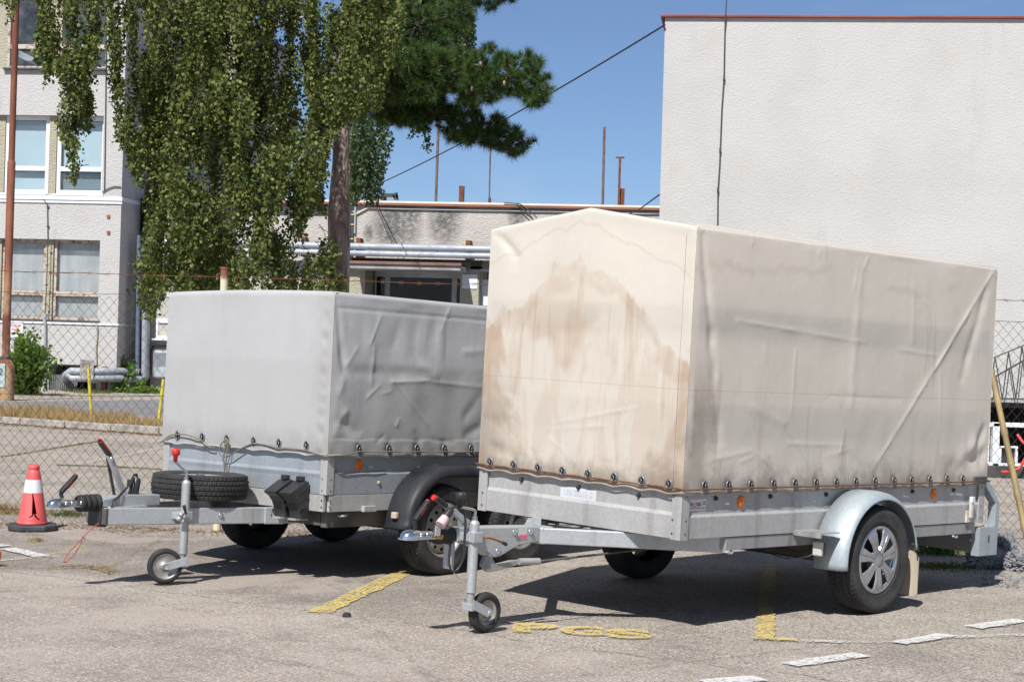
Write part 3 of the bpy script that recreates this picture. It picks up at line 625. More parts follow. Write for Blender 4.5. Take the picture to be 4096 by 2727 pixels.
# white frames with red hose and wire truss below the white wall
fr = thing('window_frame_stack', 'white plastic frames standing under the white wall behind the leaning bamboo pole', 'frame', (0, 0, 0))
def yb(a, b, Y=22.0): return at_depth('y1', a, b, Y)
for (a, b, c, d_) in ((118, 738, 309, 765), (112, 940, 309, 962), (118, 655, 128, 958), (150, 738, 178, 958), (178, 858, 262, 868), (180, 868, 190, 942), (262, 858, 272, 945)):
    p = yb(a, b); q_ = yb(c, d_); dx = .9 if c == 309 else 0
    MB().box((p.x, 21.95, q_.z), (q_.x+dx, 22.08, p.z)).build('bar', WINWH, fr, .008)
p = yb(190, 868); q_ = yb(262, 942); MB().box((p.x, 22.0, q_.z), (q_.x, 22.02, p.z)).build('pane', mat_glass('dull_glass', (.3, .33, .33), .1, .1), fr)
p = yb(100, 965); q_ = yb(309, 990); tag(MB().box((p.x-.3, 21.8, 0), (q_.x+1.2, 22.4, q_.z+.08)).build('low_black_pallet', SLATEM, None), 'black low platform carrying the white plastic frames', 'pallet')
hs = MB(); tag(hs.tube([yb(195, 987, 21.7), yb(240, 988, 21.7), yb(285, 970, 21.7), yb(309, 930, 21.7), yb(340, 870, 21.7), yb(300, 835, 21.75), yb(275, 800, 21.8)], .018, 8).build('hose', simple('red_hose', (.6, .05, .03), None, rough=.45)), 'red hose looped over the white frames behind the bamboo pole', 'hose')
tr = thing('wire_truss', 'dark wire lattice girder leaning on the white wall at the right edge', 'lattice girder')
Yt = 23.2; top = [at_depth('y1', 130, 425, Yt), at_depth('y1', 400, 315, Yt)]; bot = [at_depth('y1', 130, 622, Yt), at_depth('y1', 400, 622, Yt)]
mb = MB(); mb.tube(top, .009, 6); mb.build('top_wire', SLATEM, tr); mb = MB(); mb.tube(bot, .009, 6); mb.build('bottom_wire', SLATEM, tr)
for k in range(8):
    a_ = top[0].lerp(top[1], (k//2*2+1)/8.) if True else None
    b_ = bot[0].lerp(bot[1], (k//2*2+(.0 if k % 2 == 0 else 2))/8+.01)
    MB().tube([a_, b_], .008, 6).build('web_wire', SLATEM, tr)

# ------------------------------------------------------------------ fence
FY = 13.25; TOP = 1.77
CHAIN = simple('rusty_fence_wire', (.045, .036, .03), (.08, .055, .04), 8, .85, 0)
fn = thing('chain_link_fence', 'rusty chain link fence with barbed wire behind both trailers', 'fence', (0, FY, 0))
w_, q_ = .0385, .0455; N = int(TOP/q_); x = -6.0; Vv = []; Ff = []
def fdis(x, z):
    a = .012*noise.noise(Vector((x*1.3, z*1.3, 1))); b = .01*noise.noise(Vector((x*1.1, z*1.7, 5))); c = .035*noise.noise(Vector((x*.8, z*1.1, 9)))
    if x > 3.6 and z < .9: a *= 3; c *= 3
    return a, c, b
k = 0
while x < 6.4:
    path = []
    for j in range(N+1):
        xx = x+(w_ if (j+k) % 2 else 0); z = .03+j*q_; a, c, b = fdis(xx, z)
        path.append((xx+a, c+(.004 if (j % 2) else -.004), z+b))
    P = np.array(path)
    for j in range(N):
        a, b = P[j], P[j+1]; d = b-a; d /= np.linalg.norm(d); u = np.array([-d[2], 0, d[0]]); v = np.array([0, 1, 0]); r_ = .0016; n0 = len(Vv)
        for e in (a, b):
            for an in (0, 2.094, 4.189): Vv.append(e+r_*(u*cos(an)+v*sin(an)))
        Ff += [(n0, n0+1, n0+4, n0+3), (n0+1, n0+2, n0+5, n0+4), (n0+2, n0, n0+3, n0+5)]
    x += w_; k += 1
o = tris_mesh('chain_mesh', Vv, Ff, CHAIN, fn); o['kind'] = 'stuff'
for z in (TOP+.0, .12, 1.0):
    pts = []
    for k in range(60):
        xx = -6+k*.21; a, c, b = fdis(xx, z); pts.append((xx, c, z+b-.01*sin(k*.7)))
    MB().tube(pts, .0022, 5).build('tension_wire', CHAIN, fn)
for (z, lb) in ((1.925, None),):
    b = MB(); pts = [(-6+k*.15, .03, z+.008*noise.noise(Vector((k*.3, 0, 0)))-.0) for k in range(84)]
    b.tube(pts, .0022, 5); b.tube([(p[0]+.02, p[1]+.003, p[2]+.003*(-1)**i) for i, p in enumerate(pts)], .002, 5)
    for k in range(88):
        xx = -5.9+k*.14; zz = z+.008*noise.noise(Vector(((xx+6)/.15*.3, 0, 0)))
        for s in (-1, 1): b.tube([(xx-.014*s, .03-.012, zz-.016), (xx+.014*s, .03+.012, zz+.016)], .0016, 4)
    b.build('barbed_wire', RUST, fn)
t_ = NT('rust_streaked_cream_paint'); v = t_.co(); zz = t_.sep(v)[2]; ff = t_.m('ADD', t_.m('MULTIPLY', t_.noise(14, 5, .7, t_.co(scale=(1, 1, .25))), .7), t_.ramp(zz, 1.75, 1.97, 0, .3))
CREAMP = t_.done(t_.bsdf(t_.mix(t_.ramp(ff, .50, .6), (.62, .55, .38), (.20, .08, .04)), .7, 0, t_.bump(t_.noise(50), .2, .003)))
for i, x in enumerate((-3.0+.19, 0.2, 3.1)):
    px_ = ground_at('D', 518, 1190)
    xx = at_depth('D', 518, 640, FY).x if i == 0 else x
    b = MB(); b.tube([(xx, -.04, -.1), (xx, -.04, 1.985)], .03, 16); b.tube([(xx, -.04, 1.985), (xx, -.04, 2.0)], .034, 16); b.build('fence_post', CREAMP, fn)

bp = MB(); P0 = at_depth('D', 2279, 850, 13.1); P1 = at_depth('D', 2372, 1290, 12.75); P1.z = max(P1.z, .02); pts = []; rs = []
BAM = simple('dry_bamboo', (.36, .27, .12), (.24, .18, .09), 12, .6, 0, .2, 60, streak=True)
n = 36
for k in range(n+1):
    t = k/n; pts.append(P0.lerp(P1, t)); rs.append(.021+.004*t+(.006 if k % 6 == 0 else 0))
tag(bp.tube(pts, rs, 12).build('bamboo_pole', BAM), 'long bamboo pole leaning against the fence at the right edge', 'pole')

# ------------------------------------------------------------------ left: rusty mast, shrub, yellow posts
mp = ground_at('D', 10, 920); sc_ = mp.y/FOC*DS
t = thing('lamp_mast', 'tall rusty steel mast with a thick capped base at the left edge', 'mast', (mp.x, mp.y, 0))
t_ = NT('red_brown_mast_rust'); v = t_.co(); zz = t_.sep(v)[2]
nn = t_.noise(3, 6, .65, t_.co(scale=(1, 1, .3))); c_ = t_.mix(t_.ramp(nn, .4, .62), (.155, .05, .028), (.24, .085, .045))
c_ = t_.mix(t_.m('MULTIPLY', t_.ramp(zz, 3.0, 1.9), t_.ramp(nn, .42, .58)), c_, (.42, .28, .16))
MAST = t_.done(t_.bsdf(c_, .75, .1, t_.bump(t_.noise(30), .3, .006)))
zj = at_depth('D', 10, 372, mp.y).z; zc = at_depth('D', 10, 823, mp.y).z
MB().tube([(0, 0, zj), (0, 0, 10)], .068, 18).build('upper_shaft', MAST, t); MB().tube([(0, 0, zc), (0, 0, zj), (0, 0, zj+.03)], [.086, .086, .07], 18).build('lower_shaft', MAST, t)
MB().lathe([(.20, 0), (.20, zc-.28), (.18, zc-.14), (.11, zc-.03), (0, zc-.03)], n=28).build('base_tube', MAST, t)
MB().tube([(0, 0, zc-.05), (0, 0, zc+.03)], .115, 20).build('collar', SLATEM, t)
MB().box((-.2, -.215, zc-.62), (.06, -.2, zc-.12)).build('number_plate', simple('pale_plate', (.42, .52, .52), (.35, .42, .42), 8, .5), t, .01)
text_mesh('2', .2, 'lettering', BLACK, t, Matrix.Translation((-.03, -.218, zc-.3)) @ Matrix.Rotation(pi/2, 4, 'X'))
YPM = simple('yellow_post_paint', (.58, .50, .04), (.40, .33, .05), 8, .6)
for lb, (a, b), (c, d_) in (('leaning yellow post in the dry grass in front of the pipe elbows', (211, 962), (203, 840)), ('yellow post beside the grey trailer cover with a white plate on it', (364, 970), (376, 872))):
    p = ground_at('D', a, b); q_ = at_depth('D', c, d_, p.y+.05)
    t = thing('marker_post', lb, 'post', (p.x, p.y, 0), group='yellow posts in the verge')
    MB().tube([(0, 0, -.05), q_-p], .028, 12).build('post_tube', YPM, t)
    if c > 300:
        p2 = at_depth('D', 376, 845, p.y+.02)-p; MB().tube([(q_-p), p2], .018, 10).build('padlock_bar', YPM, t)
        MB().box((p2.x-.14, p2.y-.02, p2.z-.16), (p2.x+.14, p2.y-.0, p2.z)).build('plate', simple('grey_plate', (.4, .44, .48), (.3, .32, .34), 8, .4), t)

# ------------------------------------------------------------------ foliage
def mat_leaf(name, cols, trans=.35, rough=.42):
    t = NT(name); oi = t.n.new('ShaderNodeObjectInfo'); g_ = t.n.new('ShaderNodeNewGeometry'); r_ = g_.outputs['Random Per Island']
    cr = t.n.new('ShaderNodeValToRGB'); t.link(r_, cr.inputs[0]); el = cr.color_ramp.elements
    el[0].position = 0; el[0].color = (*cols[0], 1); el[1].position = 1; el[1].color = (*cols[-1], 1)
    for i, c in enumerate(cols[1:-1]):
        e = el.new((i+1)/(len(cols)-1)); e.color = (*c, 1)
    b = t.bsdf(cr.outputs[0], rough, 0, None, .28); tl = t.n.new('ShaderNodeBsdfTranslucent'); t.link(t.mix(.5, cr.outputs[0], (.16, .2, .02)), tl.inputs[0])
    return t.done(t.mixs(trans, b, tl.outputs[0]))
BIRCH = mat_leaf('birch_leaf', [(.034, .062, .015), (.07, .105, .024), (.14, .175, .038), (.042, .074, .019), (.23, .25, .075), (.078, .118, .03), (.24, .215, .055)], .30, .6)
BIRCHF = mat_leaf('far_birch_leaf', [(.04, .07, .03), (.06, .09, .035), (.08, .11, .04)], .3)
NEEDLE = mat_leaf('pine_needle', [(.025, .06, .016), (.05, .11, .024), (.09, .17, .035), (.03, .065, .018), (.12, .10, .035)], .12, .45)
SHRUBM = mat_leaf('shrub_leaf', [(.05, .11, .015), (.09, .19, .02), (.14, .26, .03), (.07, .14, .02)], .4)
def mat_bark(name, a, b, sc=5):
    t = NT(name); v = t.co(scale=(1, 1, .35)); n1 = t.noise(sc, 7, .7, v); n2 = t.vor(sc*3, t.co(scale=(1, 1, .3)), 'Distance')
    return t.done(t.bsdf(t.mix(t.ramp(n1, .35, .65), a, b), .9, 0, t.bump(t.m('ADD', n1, n2), .9, .03), .2))
BARK = mat_bark('grey_brown_pine_bark', (.34, .265, .235), (.16, .115, .10), 9); WBARK = mat_bark('white_birch_bark', (.55, .52, .48), (.12, .1, .09), 4); TWIG = simple('dark_twig', (.05, .035, .025), None, rough=.8)

DBARK = simple('dark_branch_bark', (.075, .055, .045), (.05, .035, .03), 9, .9)  # darker bark tone for the pine limbs
def inside(poly, x, y):
    c = False; n = len(poly)
    for i in range(n):
        x1, y1 = poly[i]; x2, y2 = poly[(i+1) % n]
        if (y1 > y) != (y2 > y) and x < (x2-x1)*(y-y1)/(y2-y1)+x1: c = not c
    return c
def leaves_mesh(name, P, size, mat, parent, droop=.6):
    P = np.asarray(P); n = len(P)
    d = rng.normal(size=(n, 3)); d[:, 2] -= droop*1.6; d /= np.linalg.norm(d, axis=1)[:, None]
    s = np.cross(d, rng.normal(size=(n, 3))); s /= np.linalg.norm(s, axis=1)[:, None]; nn = np.cross(d, s)
    L = size*rng.uniform(.7, 1.25, n)[:, None]; Wd = L*.42
    base = P; tip = P+d*L; mid = P+d*L*.42+nn*L*.1; a = mid+s*Wd-nn*L*.05; b = mid-s*Wd-nn*L*.05
    V = np.stack([base, a, tip, b], 1).reshape(-1, 3); k = np.arange(n)*4
    F = np.concatenate([np.stack([k, k+1, k+2], 1), np.stack([k, k+2, k+3], 1)])
    o = tris_mesh(name, V, F, mat, parent); o['kind'] = 'stuff'; return o
def crown_strands(polys, Y0, Y1, dens, leaf, lenr, step, spread, name, mat, parent, tw=None, clump=1.4):
    """hanging strands of leaves sampled through the crown's depth; strand roots gather in clumps"""
    P = []; tubes = []
    for poly, wgt, (ya, yb_) in polys:
        xs_ = [p[0] for p in poly]; ys_ = [p[1] for p in poly]; area = 0
        for i in range(len(poly)): x1, y1 = poly[i]; x2, y2 = poly[(i+1) % len(poly)]; area += x1*y2-x2*y1
        area = abs(area)/2; ns = int(area*dens*wgt)
        for _ in range(ns):
            for tr_ in range(20):
                a = random.uniform(min(xs_), max(xs_)); b = random.uniform(min(ys_)-30, max(ys_))
                if inside(poly, a, b) or (b < min(ys_)+2 and inside(poly, a, min(ys_)+3)):
                    Y = random.uniform(ya, yb_)
                    if noise.noise(Vector((a*.022, b*.014, Y*.9)))*1.0+.6*noise.noise(Vector((a*.06, b*.03, Y*2))) > random.uniform(-.06, .30): break
            else: continue
            root = at_depth('D', a, b, Y); L = random.uniform(*lenr); n = int(L/step)
            dx = random.gauss(0, .1); dy = random.gauss(0, .1); path = []
            for k in range(n):
                t = k/n; p = root+Vector((dx*t*L*1.5+.02*sin(9*t+a), dy*t*L*1.5, -t*L))
                rel = p-CO; u = rel.dot(CR)/rel.dot(CF)*FOC+2048; w2 = 1363.5-rel.dot(CU)/rel.dot(CF)*FOC
                if not inside(poly, u/DS+random.gauss(0, 3), w2/DS+random.gauss(0, 4)) and w2 > 0: 
                    if t > .08: break
                    continue
                path.append(p)
                for q in range(random.choice((1, 2, 2, 3))): P.append(p+Vector((random.gauss(0, spread), random.gauss(0, spread), random.gauss(0, spread*.8))))
            if tw and len(path) > 3 and random.random() < tw: tubes.append(path[::3])
    o = leaves_mesh(name, P, leaf, mat, parent)
    b = MB()
    for p in tubes:
        if len(p) > 1: b.tube(p, .0028, 3, False)
    if tubes: q = b.build('twigs', TWIG, parent, recalc=False); q['kind'] = 'stuff'
    return len(P)
bt = ground_at('D', 545, 960); BYd = 20.2
birch = thing('weeping_birch', 'large weeping birch with hanging leafy strands in front of the buildings', 'tree', (0, 0, 0))
tb = at_depth('D', 525, 500, BYd+.3)
trunk = MB(); trunk.tube([(tb.x, BYd+.3, 0), (tb.x+.03, BYd+.3, 1.5), (tb.x-.05, BYd+.35, 3.0), (tb.x+.02, BYd+.3, 4.5), (tb.x, BYd+.2, 7.5)], [.15, .13, .115, .10, .07], 14); trunk.build('trunk', WBARK, birch)
for (a, b) in (((520, 120), (330, -60)), ((525, 200), (700, 40)), ((525, 330), (420, 210)), ((523, 90), (160, -90)), ((528, 60), (860, -20)), ((528, 380), (640, 300)), ((520, 260), (380, 150))):
    s = at_depth('D', *a, BYd+.3); e = at_depth('D', *b, BYd+random.uniform(-.8, .8)); mb_ = (s+e)/2+Vector((0, 0, .25))
    MB().tube([s, s.lerp(mb_, .6), mb_, e.lerp(mb_, .3)+Vector((0, 0, .03)), e], [.05, .042, .035, .022, .012], 8).build('branch', WBARK, birch)
main = [(318, -80), (940, -80), (925, 60), (950, 130), (935, 150), (905, 135), (885, 200), (872, 250), (800, 275), (770, 300), (752, 380), (745, 440), (758, 470), (790, 465), (760, 500), (735, 480), (705, 500), (700, 560), (745, 590), (770, 610), (800, 640), (805, 672), (740, 668), (600, 672), (395, 672), (390, 650), (372, 690), (350, 740), (330, 700), (298, 705), (290, 655), (318, 640), (292, 590), (320, 560), (325, 500), (335, 440), (318, 400), (312, 330), (318, 200)]
left1 = [(75, -80), (245, -80), (242, 60), (225, 110), (215, 210), (217, 315), (200, 300), (188, 330), (182, 400), (172, 425), (160, 400), (150, 330), (135, 310), (128, 240), (140, 180), (118, 150), (108, 205), (90, 200), (96, 150), (66, 130), (82, 60)]
mid1 = [(240, -80), (322, -80), (318, 200), (330, 330), (322, 420), (312, 432), (300, 380), (285, 330), (268, 330), (258, 250), (248, 180), (244, 60)]
fill = [(300, 400), (480, 380), (560, 470), (700, 520), (700, 670), (395, 670), (370, 620), (320, 560)]
tipl = [(-20, -60), (48, -60), (38, 10), (20, 45), (0, 55), (-20, 40)]
def plumes(sets, name, mat, parent, leaf):
    P = []; tw = MB(); top = at_depth('D', 525, 40, BYd+.3)
    def scr(p):
        rel = p-CO; k = rel.dot(CF); return (rel.dot(CR)/k*FOC+2048)/DS, (1363.5-rel.dot(CU)/k*FOC)/DS
    for poly, count, (ya, yb_), (w0, w1), (l0, l1) in sets:
        xs_ = [p[0] for p in poly]; ys_ = [p[1] for p in poly]; c = 0; placed = []
        for tries in range(6000):
            if c >= count: break
            a = random.uniform(min(xs_), max(xs_)); b = random.uniform(min(ys_)-60, max(ys_)-25)
            if not (inside(poly, a, max(b, min(ys_)+2))): continue
            Y = random.uniform(ya, yb_)
            if any(abs(a-q[0]) < 15 and abs(b-q[1]) < 38 and abs(Y-q[2]) < .5 for q in placed): continue
            placed.append((a, b, Y)); c += 1
            root = at_depth('D', a, b, Y); Wp = random.uniform(w0, w1); Lp = random.uniform(l0, l1); sw = Vector((random.gauss(0, .12), random.gauss(0, .12), 0)); ns = int(30*Wp/.25)
            side = Vector((random.choice((-1, 1))*random.uniform(.03, .18), random.gauss(0, .1), -random.uniform(.05, .15)))
            tw.tube([root-side, root-side*.4+Vector((0, 0, .03)), root, root+Vector((0, 0, -.1))], [.005, .004, .003, .002], 4, False)
            for k in range(ns):
                r1 = abs(random.gauss(0, .5)); an = random.uniform(0, 2*pi); off = Vector((cos(an), sin(an), 0))*r1*Wp
                s0 = root+off+Vector((0, 0, -.25*r1*Lp*random.uniform(.3, 1.2)+random.gauss(0, .04))); L = Lp*max(.15, (1-.55*min(1, r1)))*random.uniform(.45, 1.05); n = max(3, int(L/.034))
                inw = -off*.35; wob = random.uniform(0, 6); path = []
                for j in range(n):
                    t = j/n; p = s0+off*(.25*sin(t*3))+inw*t*t+sw*t*L+Vector((.015*sin(7*t+wob), .015*cos(6*t+wob), -t*L)); u, w2 = scr(p)
                    if w2 > -5 and not inside(poly, u+random.gauss(0, 5), w2+random.gauss(0, 6)): break
                    path.append(p)
                    for q in range(random.choice((1, 1, 2, 2))): P.append(p+Vector((random.gauss(0, .018), random.gauss(0, .018), random.gauss(0, .016))))
                if len(path) > 3 and random.random() < .35: tw.tube(path[::3], .0022, 3, False)
    leaves_mesh(name, P, leaf, mat, parent, .7); q = tw.build('twigs', TWIG, parent, recalc=False); q['kind'] = 'stuff'
    return len(P)
n1 = plumes([(main, 205, (18.8, 21.6), (.14, .30), (.5, 1.35)), (left1, 34, (18.9, 20.2), (.09, .20), (.5, 1.2)), (mid1, 24, (19, 20.6), (.08, .18), (.5, 1.1)), (tipl, 5, (19, 20), (.08, .15), (.3, .5)),
             ([(690, 520), (800, 560), (810, 672), (700, 672)], 7, (19, 20), (.07, .12), (.2, .5))], 'foliage', BIRCH, birch, .047)
fbirch = thing('weeping_birch', 'far weeping birch trailing bluish green strands behind the pine', 'tree', (0, 0, 0))
FB = 31.
n2 = crown_strands([([(790, 240), (895, 240), (905, 330), (885, 380), (880, 440), (868, 466), (840, 466), (835, 440), (822, 466), (806, 466), (800, 400), (795, 330)], .62, (FB, FB+2)),
 ([(935, 200), (1000, 200), (995, 300), (985, 352), (975, 330), (962, 290), (948, 330), (940, 290)], .35, (FB, FB+2)), ([(1035, -60), (1090, -60), (1090, 150), (1085, 215), (1060, 180), (1040, 120)], .85, (FB, FB+2)),
 ([(860, -60), (1050, -60), (1040, 120), (900, 220)], .5, (FB, FB+2))], 0, 0, .013, .07, (.6, 2.2), .05, .035, 'foliage', BIRCHF, fbirch, 0)
ft = at_depth('D', 930, 470, FB+1.2); MB().tube([(ft.x, FB+1.2, 0), (ft.x-.1, FB+1.2, 3.0)], [.2, .17], 10).build('trunk', WBARK, fbirch) if False else None
ft = at_depth('D', 783, 470, FB+1.2); MB().tube([(ft.x, FB+1.2, 0), (ft.x, FB+1.2, 4), (ft.x+.2, FB+1, 10)], [.22, .2, .12], 10).build('trunk', WBARK, fbirch)
for e in ((850, 200), (960, 120), (1060, -60)):
    s = at_depth('D', 790, 180, FB+1.2); q_ = at_depth('D', *e, FB+1); MB().tube([s, s.lerp(q_, .5)+Vector((0, 0, .4)), q_], [.07, .05, .02], 6).build('branch', WBARK, fbirch)

# pine
PY = 22.6
pine = thing('pine_tree', 'tall pine with grey brown trunk and dark needle branches reaching into the sky', 'tree', (0, 0, 0))
def pp_(a, b, d=0): return at_depth('D', a, b, PY+d)
base = pp_(775, 700); tp = [Vector((base.x-.02, PY, 0)), pp_(776, 660), pp_(777, 560), pp_(779, 480), pp_(783, 380), pp_(785, 290), pp_(790, 180), pp_(798, 40), pp_(805, -150)]
pts = []; rs = []; rr_ = [.16, .135, .132, .135, .108, .105, .10, .09, .07]
for i in range(len(tp)-1):
    for k in range(6): t = k/6; pts.append(tp[i].lerp(tp[i+1], t)); rs.append((rr_[i]*(1-t)+rr_[i+1]*t)*(1+.07*noise.noise(Vector((i+t, 3, 0))*1.6)))
MB().tube(pts, rs, 20).build('trunk', BARK, pine)
tufts = []; twg = MB()
def limb(poly, n, ya, yb_, spine, r0, tr=(.10, .17), up=.35):
    sp = [pp_(a, b, d) for a, b, d in spine]; m_ = len(sp)
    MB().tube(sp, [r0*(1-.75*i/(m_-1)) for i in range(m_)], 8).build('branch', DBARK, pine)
    xs_ = [p[0] for p in poly]; ys_ = [p[1] for p in poly]; c = 0
    while c < n:
        a = random.uniform(min(xs_), max(xs_)); b = random.uniform(min(ys_), max(ys_))
        if not inside(poly, a, b): continue
        p = pp_(a, b, random.uniform(ya, yb_)); nr = min(sp, key=lambda q: (q-p).length); out = (p-nr); out = out.normalized() if out.length > .01 else Vector((0, 0, 1))
        ax = (out*.7+Vector((random.gauss(0, .3), random.gauss(0, .3), up+random.gauss(0, .25)))).normalized()
        tufts.append((p, ax, random.uniform(*tr))); c += 1
        if (p-nr).length < .5 and random.random() < .35: twg.tube([nr.lerp(p, .2), nr.lerp(p, .6)+Vector((0, 0, -.03)), p], [.012, .008, .005], 4, False)
big = [(985, 135), (1050, 118), (1100, 125), (1118, 105), (1140, 108), (1150, 125), (1205, 122), (1225, 125), (1250, 150), (1262, 180), (1264, 205), (1252, 238), (1235, 248), (1205, 235), (1185, 215), (1160, 222), (1130, 205), (1090, 210), (1050, 205), (1015, 190), (985, 180)]
limb(big, 250, -.5, .5, [(800, 150, 0), (900, 175, -.1), (1000, 175, -.1), (1100, 170, 0), (1180, 175, 0), (1240, 185, 0)], .05)
limb([(1040, 195), (1130, 200), (1150, 225), (1110, 235), (1060, 240), (1040, 220)], 42, -.4, .3, [(1000, 190, 0), (1060, 205, -.1), (1130, 215, -.1)], .02)
limb([(1215, 215), (1250, 220), (1248, 245), (1222, 248)], 10, -.2, .2, [(1180, 190, 0), (1240, 235, 0)], .012)
low = [(1005, 245), (1080, 235), (1110, 262), (1150, 270), (1175, 285), (1200, 300), (1235, 322), (1225, 338), (1190, 355), (1160, 352), (1130, 335), (1095, 325), (1065, 335), (1035, 320), (1015, 300), (1030, 275)]
limb(low, 170, .1, 1.1, [(795, 215, .4), (880, 235, .5), (960, 265, .6), (1040, 275, .6), (1110, 300, .6), (1210, 330, .6)], .055, up=.15)
drk = [(860, -40), (1040, -40), (1090, -10), (1085, 60), (1050, 90), (1085, 150), (1040, 190), (1000, 240), (1010, 270), (960, 262), (910, 240), (860, 230), (840, 150)]
limb(drk, 420, .2, 1.5, [(795, 60, .5), (880, 70, .8), (960, 60, .9), (1060, 30, .8)], .05, up=.2)
limb([(880, 215), (1000, 240), (1010, 290), (960, 300), (900, 280)], 55, .3, 1., [(800, 200, .4), (880, 232, .5), (960, 262, .6)], .03, up=.0)
limb([(1050, -60), (1190, -60), (1195, -2), (1170, 10), (1150, 24), (1120, 22), (1090, 10)], 85, -.3, .6, [(805, -80, 0), (950, -50, 0), (1080, -25, 0), (1180, -15, 0)], .05)
limb([(820, -60), (900, -60), (890, 180), (850, 260), (800, 270), (790, 100)], 90, .3, 1.3, [(800, 0, .3), (860, 20, .8)], .04)
limb([(800, 110), (1010, 130), (1030, 250), (1005, 285), (955, 275), (900, 290), (830, 270), (800, 240)], 330, .1, 1.4, [(800, 150, .3), (880, 190, .6), (980, 220, .7)], .03, up=.1)
limb([(845, 110), (1010, 110), (1010, 230), (845, 230)], 130, -.45, .1, [(800, 150, 0), (900, 170, -.1), (980, 175, -.1)], .02, up=.25)
q = twg.build('twigs', TWIG, pine, recalc=False); q['kind'] = 'stuff'
V = []
for (p, ax, r_) in tufts:
    n = 105; ax = np.array(ax); d = rng.normal(size=(n, 3)); d /= np.linalg.norm(d, axis=1)[:, None]; d = d+ax*.85; d /= np.linalg.norm(d, axis=1)[:, None]
    s = np.cross(d, rng.normal(size=(n, 3))); s /= np.linalg.norm(s, axis=1)[:, None]; L = r_*rng.uniform(.7, 1.1, n)[:, None]
    b0 = np.array(p)+ax*rng.uniform(-.05, .03, (n, 1)); V.append(np.stack([b0-s*.0036, b0+s*.0036, b0+d*L], 1).reshape(-1, 3))
V = np.concatenate(V); F = np.arange(len(V)).reshape(-1, 3); o = tris_mesh('needles', V, F, NEEDLE, pine); o['kind'] = 'stuff'
for (a, b) in ((1105, 147), (1160, 192), (1085, 205)):
    p = pp_(a, b, -.5); MB().lathe([(0, .035), (.012, .03), (.02, .01), (.018, -.01), (.008, -.03), (0, -.034)], p, n=8).build('cone', BARK, pine)

# shrub
sb = ground_at('D', 70, 908); shrub = thing('green_shrub', 'bright green shrub against the left building below the warning sign', 'shrub', (0, 0, 0)); P = []; st = MB()
for k in range(80):
    a = random.gauss(62, 26); top_ = 905-(150-abs(a-62)*1.1)*random.uniform(.35, 1.0); 
    if a > 95: top_ = max(top_, 765)
    s = at_depth('D', 60+random.gauss(0, 10), 905, sb.y); e = at_depth('D', a, top_, sb.y+random.uniform(-.6, .6)); s.z = 0
    mid_ = (s+e)/2+Vector((random.gauss(0, .05), 0, .1)); st.tube([s, mid_, e], [.012, .008, .004], 4, False)
    for j in range(70):
        t = random.random()**.6; c_ = s*(1-t)**2+mid_*2*t*(1-t)+e*t*t; P.append(c_+Vector((random.gauss(0, .11), random.gauss(0, .11), random.gauss(0, .09))))
leaves_mesh('foliage', P, .1, SHRUBM, shrub, .2); q = st.build('stems', TWIG, shrub, recalc=False); q['kind'] = 'stuff'
vine = thing('ivy', 'green creeper and weeds growing in the corner under the pipes', 'creeper', (0, 0, 0)); P = []
for (a, b, sa, sb_, n, dd) in ((290, 850, 12, 12, 160, .55), (275, 885, 10, 8, 160, -.1), (300, 900, 20, 4, 260, -.2), (325, 885, 6, 6, 50, .3), (345, 897, 14, 3, 120, .2), (278, 835, 4, 8, 60, .4)):
    for k in range(n): p = LF.m @ LF.hit('y', dd+random.uniform(-.1, .1), 'D', random.gauss(a, sa), random.gauss(b, sb_)); P.append(p) if p.z > 0 else None
leaves_mesh('foliage', P, .10, SHRUBM, vine, .1)

# grass, litter
def blades(name, fn_, n, h, mat, w=.004, label=None):
    V = []; 
    for i in range(n):
        p = fn_()
        if p is None: continue
        a = random.uniform(0, 6.28); l = random.uniform(*h); dx, dy = cos(a)*w, sin(a)*w; lx_, ly_ = random.gauss(0, .35)*l, random.gauss(0, .35)*l
        V += [(p[0]-dx, p[1]-dy, p[2]), (p[0]+dx, p[1]+dy, p[2]), (p[0]+lx_, p[1]+ly_, p[2]+l)]
    F = np.arange(len(V)).reshape(-1, 3); o = tris_mesh(name, V, F, mat); tag(o, label, 'grass', kind='stuff'); return o
STRAW = mat_leaf('dry_grass_blade', [(.38, .25, .11), (.48, .33, .15), (.56, .42, .22), (.30, .19, .09), (.26, .20, .09)], .3, .8)
GREEN = mat_leaf('green_grass_blade', [(.06, .10, .02), (.10, .13, .03), (.16, .16, .05), (.05, .08, .02)], .3, .7)
LITTER = mat_leaf('leaf_litter', [(.20, .11, .05), (.30, .17, .08), (.12, .07, .04), (.40, .30, .2), (.07, .045, .03)], .1, .9)
def verge_pt():
    s = random.uniform(-2.5, 11); d = random.uniform(.2, 3.7); p = k0+kd*s+kn*d
    if noise.noise(Vector((p.x*.6, p.y*.6, 0))) < -.22: return None
    return (p.x, p.y, .0)
blades('dry_grass', verge_pt, 26000, (.06, .22), STRAW, .006, 'dry yellow grass covering the verge behind the kerb')
def bstrip():
    u = random.uniform(-3, 8); q_ = LF.m @ Vector((u, -.1-abs(random.gauss(0, 1.0 if u > 0 else 1.6)), 0))
    if noise.noise(Vector((q_.x*.7, q_.y*.5, 4))) < .08: return None
    return (q_.x, q_.y, 0)
blades('green_grass', bstrip, 8000, (.03, .11), GREEN, .008, 'patchy green grass along the foot of the buildings')
